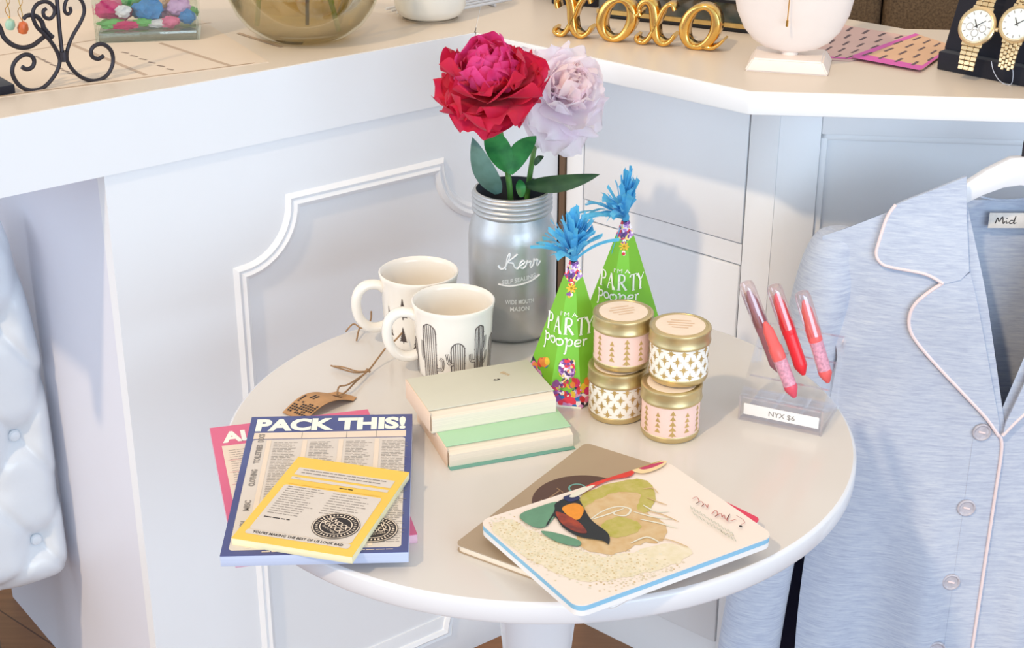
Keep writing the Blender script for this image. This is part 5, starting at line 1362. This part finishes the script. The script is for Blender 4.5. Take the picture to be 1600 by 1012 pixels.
mo = front(1, .004); mo.build('front_panel', pj_, recalc=False, sharp=180)
mo = front(-1, .0); mo.build('front_panel', pj_, recalc=False, sharp=180)
m = MB()
def backf(u, v):
    z = .15 + (.912 - .15) * v; s = (u * 2 - 1); o = outer(z); q = 1 - s * s
    return JI @ Vector((XJ - s * o, YF(o, z, .0035) * (1 - q) + (YJ + .042) * q, z - .022 * q * sm(.86, 1, v)))
m.grid(backf, 40, 50, jersey); m.build('back_panel', pj_, recalc=False, sharp=180)
# back neck facing and label
m = MB(); m.tube(catmull([JI @ Vector((XJ - s, YJ + .0385 - abs(s) * .12, .888 + abs(s) * .28)) for s in (.075, .045, .015, -.015, -.045, -.075)], 6), .0016, jersey, 6); m.build('neck_seam', pj_)
m = MB(); m.box(-.042, .042, -.0012, 0, -.0105, .0105, mat('cream woven label', (240, 234, 226), .7, var=.03, scale=200), bev=.0003)
hw = lambda pts, wd: m.stroke([(a * .00155 + .004, b_ * .0013) for a, b_ in pts], wd, ink_dark, lambda u, v: (u, -.0015, v), n=4)
hw([(-24, -3), (-22.5, 3), (-21, -1), (-18.5, 4), (-17.5, -3), (-16, -1)], .0014); hw([(-15, 0), (-14.5, -3), (-13, -1.5)], .0012); m.disc(-.0188, .0030, .0009, .0009, ink_dark, lambda u, v: (u, -.0015, v), 8); hw([(-9, 0), (-11.5, 0), (-12, -3), (-9, -2), (-7.5, 5), (-8.5, -3), (-6.5, -2)], .0012)
lb = m.build('neck_label', pj_, label='cream woven label with black handwriting'); lb.location = JI @ Vector((XJ + .0215, YJ + .031, .866))
# sleeves
SLV = [(.865, .205, .230, .008), (.860, .196, .243, .018), (.848, .188, .2525, .028), (.825, .192, .2615, .034), (.79, .190, .2690, .041), (.74, .194, .2765, .044), (.66, .204, .287, .043), (.55, .216, .300, .041), (.42, .233, .316, .039), (.28, .245, .332, .037), (.15, .252, .342, .035)]
def sleeve(sign):
    m = MB(); V_ = catmull([(a, b_, c) for a, b_, c, d in SLV], 7); D_ = catmull([(d, 0, 0) for a, b_, c, d in SLV], 7); N = len(V_)
    def fn(u, v):
        i = min(N - 1, int(round(v * (N - 1)))); z, si, so_ = V_[i]; d = D_[i].x; a = 2 * PI * u
        c = (si + so_) / 2; r = (so_ - si) / 2; w_ = 1 + .07 * math.sin(2 * a + v * 11) * sm(.25, .5, v)
        return JI @ Vector((XJ - sign * (c + math.cos(a) * r), YJ + .006 - math.sin(a) * d * w_, z))
    m.grid(fn, 32, N - 1, jersey, cu=True)
    m.add([fn(k / 32, 0) for k in range(32)], [tuple(range(32))], jersey); return m
sleeve(1).build('sleeve', pj_, recalc=False, sharp=180); sleeve(-1).build('sleeve', pj_, recalc=False, sharp=180)
# collar and lapels, traced on the front surface
def fsurf(sign, off):
    return lambda u, v: tuple(JI @ Vector((XJ - sign * u, YF(u, v, off), v)))
def pxs(px):
    out = []
    for x, y in px:
        q = aty(x, y, YJ - .035); out.append((XJ - q.x, q.z))
    return out
def smooth(q, n=4): return [(v.x, v.y) for v in catmull([(a, b_, 0) for a, b_ in q], n)]
col_edge = [(1512, 277), (1460, 299), (1402, 323), (1388, 342), (1374, 378), (1369, 396), (1375, 408), (1390, 413), (1440, 419), (1466, 431)]
col_in = [(1492, 424), (1506, 412), (1509, 350), (1511, 310)]
lap_edge = [(1466, 431), (1446, 444), (1424, 464), (1415, 485), (1417, 507), (1432, 530), (1462, 563), (1500, 602), (1530, 634), (1548, 660)]
lap_in = [(1549, 640), (1540, 590), (1524, 500), (1508, 414), (1492, 424)]
def turn(name, edge, inn, sign, off, th):
    q = smooth(pxs(edge)) + pxs(inn)
    m = MB(); m.poly(q, jersey, fsurf(sign, off + th), .018); m.poly(q, jersey, fsurf(sign, off), .018)
    N = len(q); A = [Vector(fsurf(sign, off + th)(*a)) for a in q]; B = [Vector(fsurf(sign, off)(*a)) for a in q]
    m.add(A + B, [(i, (i + 1) % N, N + (i + 1) % N, N + i) for i in range(N)], jersey); return m.build(name, pj_, recalc=False, sharp=60)
for sg in (1, -1):
    lp = turn('lapel', lap_edge, lap_in, sg, .0075, .003); cl = turn('collar', col_edge, col_in, sg, .0085, .004)
    m = MB(); m.tube([Vector(fsurf(sg, .0095)(*a)) for a in smooth(pxs(lap_edge[0:]), 5)], .0024, piping_m, 8); m.build('piping', lp, label='pale pink piping')
    m = MB(); m.tube([Vector(fsurf(sg, .0110)(*a)) for a in smooth(pxs(col_edge[2:]), 5)], .0024, piping_m, 8); m.build('piping', cl, label='pale pink piping')
m = MB(); m.tube(catmull([Vector(fsurf(1, .0055)(s, z)) for s, z in ((pxs([(1548, 660)])[0]), (-.0055, .585), (-.006, .50), (-.006, .40), (-.006, .30), (-.006, .20), (-.006, .15))], 6), .0022, piping_m, 8); m.build('placket_piping', pj_, label='pale pink piping')
# stitched placket line
m = MB(); m.tube(catmull([Vector(fsurf(1, .0041)(s, z)) for s, z in ((.033, .60), (.033, .5), (.033, .4), (.033, .3), (.033, .2), (.033, .15))], 6), .0006, jersey, 6); m.build('placket_stitching', pj_)
for x, y in ((1532, 671), (1508, 789), (1484, 904), (1461, 1008)):
    q = aty(x, y, YJ - .060); s, z = XJ - q.x, q.z
    T = Matrix.Translation(JI @ Vector((q.x, YF(s, z, .0045), z))) @ ROT(PI / 2, 'X')
    m = MB(); m.lathe([(0, 0), (.0115, 0), (.0125, .001), (.0122, .0026), (.0108, .0034), (.0092, .0026), (.0088, .0018), (0, .0018)], button_m, 28, T)
    m.box(-.0048, .0048, -.0014, .0014, .0018, .0030, piping_m, T @ ROT(RAD(-14), 'Z'), bev=.0005, seg=1); m.build('button', pj_)
# pocket edge on the far side
m = MB(); m.tube([Vector(fsurf(-1, .003)(s, z)) for s, z in ((.035, .62), (.05, .617), (.08, .615), (.12, .614))], .002, mat('mauve pocket piping', (150, 124, 150), .6, var=0), 8); m.build('pocket_piping', pj_)
# hanger
hg = thing('clothes_hanger', 'white clothes hanger inside the pyjama top', 'hanger', (XJ, YJ - .006, .90))
prof = [(0, .965), (.016, .964), (.045, .948), (.09, .915), (.145, .887), (.160, .878), (.162, .864), (.15, .858), (.12, .872), (.085, .893), (.045, .915), (.02, .925), (0, .928)]
pl = [(a, b_ - .90) for a, b_ in prof] + [(-a, b_ - .90) for a, b_ in prof[::-1][1:-1]]
m = MB(); m.prism([(a, b_) for a, b_ in pl], -.006, .006, hang_m, basis((1, 0, 0), (0, 0, 1), (0, -1, 0), (0, 0, 0)), bev=.002); m.build('hanger_body', hg)
m = MB(); m.tube(catmull([(0, 0, .060), (0, 0, .085), (.006, 0, .096), (.018, 0, .100), (.028, 0, .094), (.030, 0, .085)], 6), .002, iron_m, 8); m.build('hook', hg, label='dark metal hook')
m = MB(); pk = MW(rc).inverted()
m.tube([pk @ Vector((XJ + .018, YJ + .004 + .12, .9945)), pk @ Vector((XJ + .018, YJ - .006, .9945))], .003, iron_m, 8); m.build('hanging_peg', rc, label='dark metal peg')
# dark garment behind
nv2 = thing('trousers', 'dark navy trousers hanging behind the pyjama top, seen as a strip below the table', 'trousers', (.41, 1.955, .10))
def trf(u, v):
    z = .36 * v; x = -.07 + .30 * u; y = .012 * math.sin(u * 16) + .006 * math.sin(u * 31 + v)
    return (x, y - .012, z)
m = MB(); m.grid(trf, 40, 12, mat('navy cotton', (30, 34, 66), .85, var=.1, scale=60)); m.grid(lambda u, v: Vector(trf(u, v)) + Vector((0, .02, 0)), 40, 12, MATS['navy cotton']); m.build('legs', nv2, recalc=False)
m = MB(); m.box(-.07, .23, -.020, .016, .362, .39, MATS['navy cotton'], bev=.004); m.build('waistband', nv2)

# ------------------------------------------------------------------ tufted armchair in the knee hole
sofa = mat('white leather', (226, 232, 238), .33, var=.02, scale=12, bump=.12, bscale=120, coat=.25)
KB = .275
ch = thing('tufted_armchair', 'white button tufted leather armchair standing in the knee hole under the left desk', 'armchair', Vector(((OL - DL * .30 + BL * KB).x, (OL - DL * .30 + BL * KB).y, 0)), AL)
CI = MW(ch).inverted()
PB = OL + BL * KB
def oz(px):
    q = atp(px[0], px[1], PB - BL * .03, -BL); return (-(q - OL).dot(DL), q.z)
OUT = [oz(q) for q in ((0, 285), (24, 352), (46, 425), (66, 495), (84, 570), (100, 650), (113, 740), (127, 840), (132, 890))]
BT = [oz(q) for q in ((32, 690), (75, 855), (5, 525))]
sx_, sz_ = (BT[0][0] - BT[1][0]), (BT[0][1] - BT[1][1])
zlo = oz((80, 928))[1]; zhi = .82
def edge_o(z):
    pts = sorted(OUT, key=lambda t: t[1])
    if z <= pts[0][1]: return pts[0][0]
    for (a, b_), (c, d) in zip(pts, pts[1:]):
        if b_ <= z <= d: return a + (c - a) * (z - b_) / max(1e-6, d - b_)
    return pts[-1][0] + (z - pts[-1][1]) * .35
# diamond lattice of buttons through the three seen in the photo
e1v = Vector(oz((32 + 85, 690 + 78))) - Vector(oz((32, 690))); e2v = Vector(oz((32 - 53, 690 + 88))) - Vector(oz((32, 690)))
LAT = [(BT[0][0] + i * e1v.x + j * e2v.x, BT[0][1] + i * e1v.y + j * e2v.y) for i in range(-6, 7) for j in range(-6, 7)]
LAT = [q for q in LAT if -.1 < q[0] < .8 and .1 < q[1] < .9]
def dent(o, z):
    d2 = min((o - a) ** 2 + (z - b_) ** 2 for a, b_ in LAT)
    h = -.018 * math.exp(-d2 / .026 ** 2)
    x, y = o - BT[0][0], z - BT[0][1]
    det = e1v.x * e2v.y - e1v.y * e2v.x; a = (x * e2v.y - y * e2v.x) / det; b_ = (e1v.x * y - e1v.y * x) / det
    a = abs((a + .5) % 1 - .5); b_ = abs((b_ + .5) % 1 - .5)
    return h - .0055 * (math.exp(-(a / .075) ** 2) + math.exp(-(b_ / .075) ** 2))
def cw(o, z, k): return CI @ (OL - DL * o + BL * k + Vector((0, 0, z)))
def padf(u, v):
    z = zlo + (zhi - zlo) * v; o0 = max(.007, edge_o(z)); o = o0 + .56 * u
    ed = min(1, (o - o0) / .035); ed2 = min(1, (.56 - (o - o0)) / .055); eb = min(1, (z - zlo) / .06); et = min(1, (zhi - z) / .06)
    r = 1
    for q in (ed, ed2, eb, et): r *= math.sqrt(max(0, 1 - (1 - q) ** 2))
    return cw(o, z, KB + .035 - (.062 + dent(o, z)) * r)
m = MB(); m.grid(padf, 130, 120, sofa); m.grid(lambda u, v: cw(max(.007, edge_o(zlo + (zhi - zlo) * v)) + .56 * u, zlo + (zhi - zlo) * v, KB + .036), 24, 24, sofa)
m.grid(lambda u, v: cw(max(.007, edge_o(zlo + (zhi - zlo) * v)) + .02 + .52 * u, zlo + .02 + (zhi - zlo - .04) * v, KB + .12), 24, 24, sofa)
back = m.build('tufted_back', ch, recalc=False, sharp=180)
for a, b_ in LAT:
    if b_ < zlo + .03 or b_ > zhi - .04 or a < max(.007, edge_o(b_)) + .02 or a > edge_o(b_) + .53: continue
    m = MB(); m.lathe([(0, -.004), (.0085, -.004), (.009, .000), (.007, .003), (.003, .0042), (0, .0044)], sofa, 20)
    T = basis(DL, (0, 0, 1), -BL, (0, 0, 0)); R3 = CI.to_3x3()
    m.v = [R3 @ (T.to_3x3() @ q) + cw(a, b_, KB - .0075) for q in m.v]; m.build('button', back)
m = MB(); m.box(-.24, .22, .125, .55, .24, .42, sofa, bev=.04, seg=4); m.build('seat_cushion', ch)
for x in (-.20, .18):
    for y in (.10, .50):
        m = MB(); m.lathe([(0, 0), (.012, 0), (.02, .26), (0, .26)], brown_wood_fill, 12, TR(x, y, 0)); m.build('leg', ch)

# ------------------------------------------------------------------ behind the right counter
tweed = mat('brown tweed', (120, 98, 74), .9, scale=260, c2=(82, 66, 50), bump=.5, bscale=320)
bq = at(1322, 46, ZC); ar = thing('tweed_armchair', 'brown tweed armchair standing behind the right counter', 'armchair', (.60, 2.52, 0), RAD(-8))
p = MB(); p.box(-.20, .0, 0, .12, 0.12, 1.16, tweed, bev=.02, seg=3); p.build('backrest', ar); p = MB(); p.box(.002, .16, 0, .12, 0.12, 1.16, tweed, bev=.02, seg=3); p.build('backrest_panel', ar)
p = MB(); p.box(-.19, .15, .121, .62, .12, .44, tweed, bev=.03, seg=3); p.build('seat', ar)
for x in (-.17, .13):
    for y in (.04, .56):
        p = MB(); p.lathe([(0, 0), (.014, 0), (.02, .12), (0, .12)], brown_wood_fill, 12, TR(x, y, 0)); p.build('leg', ar)
gq = thing('draped_coat', 'dark grey coat draped on a stand behind the watch stand', 'coat', (1.02, 2.50, 0), RAD(-6))
gc_ = mat('charcoal wool', (72, 74, 82), .9, var=.1, scale=80)
def coat(u, v):
    a = 2 * PI * u; r = .15 + .05 * (1 - v); w_ = 1 + .07 * math.sin(6 * a + 2 * v)
    return (r * w_ * math.cos(a) * 1.2, r * w_ * math.sin(a) * .7, .25 + .95 * v)
p = MB(); p.grid(coat, 60, 16, gc_, cu=True); p.lathe([(0, 1.26), (.06, 1.25), (.12, 1.22), (.15, 1.2)], gc_, 40, Matrix.Diagonal((1.2, .7, 1, 1))); p.build('coat_body', gq, recalc=False, sharp=180)
p = MB(); p.lathe([(0, 0), (.16, 0), (.16, .012), (.02, .02), (.016, .6), (.016, 1.18), (0, 1.18)], black_m, 24); p.build('stand', gq)
cb = thing('display_cabinet', 'black display cabinet standing behind the counter corner', 'cabinet', (.10, 2.80, 0), RAD(-15))
p = MB(); p.box(-.42, .12, 0, .4, 0, .96, black_m, bev=.004); p.build('cabinet_body', cb)
p = MB(); p.box(-.43, .13, -.01, .41, .96, .985, black_m, bev=.003); p.build('cabinet_top', cb)
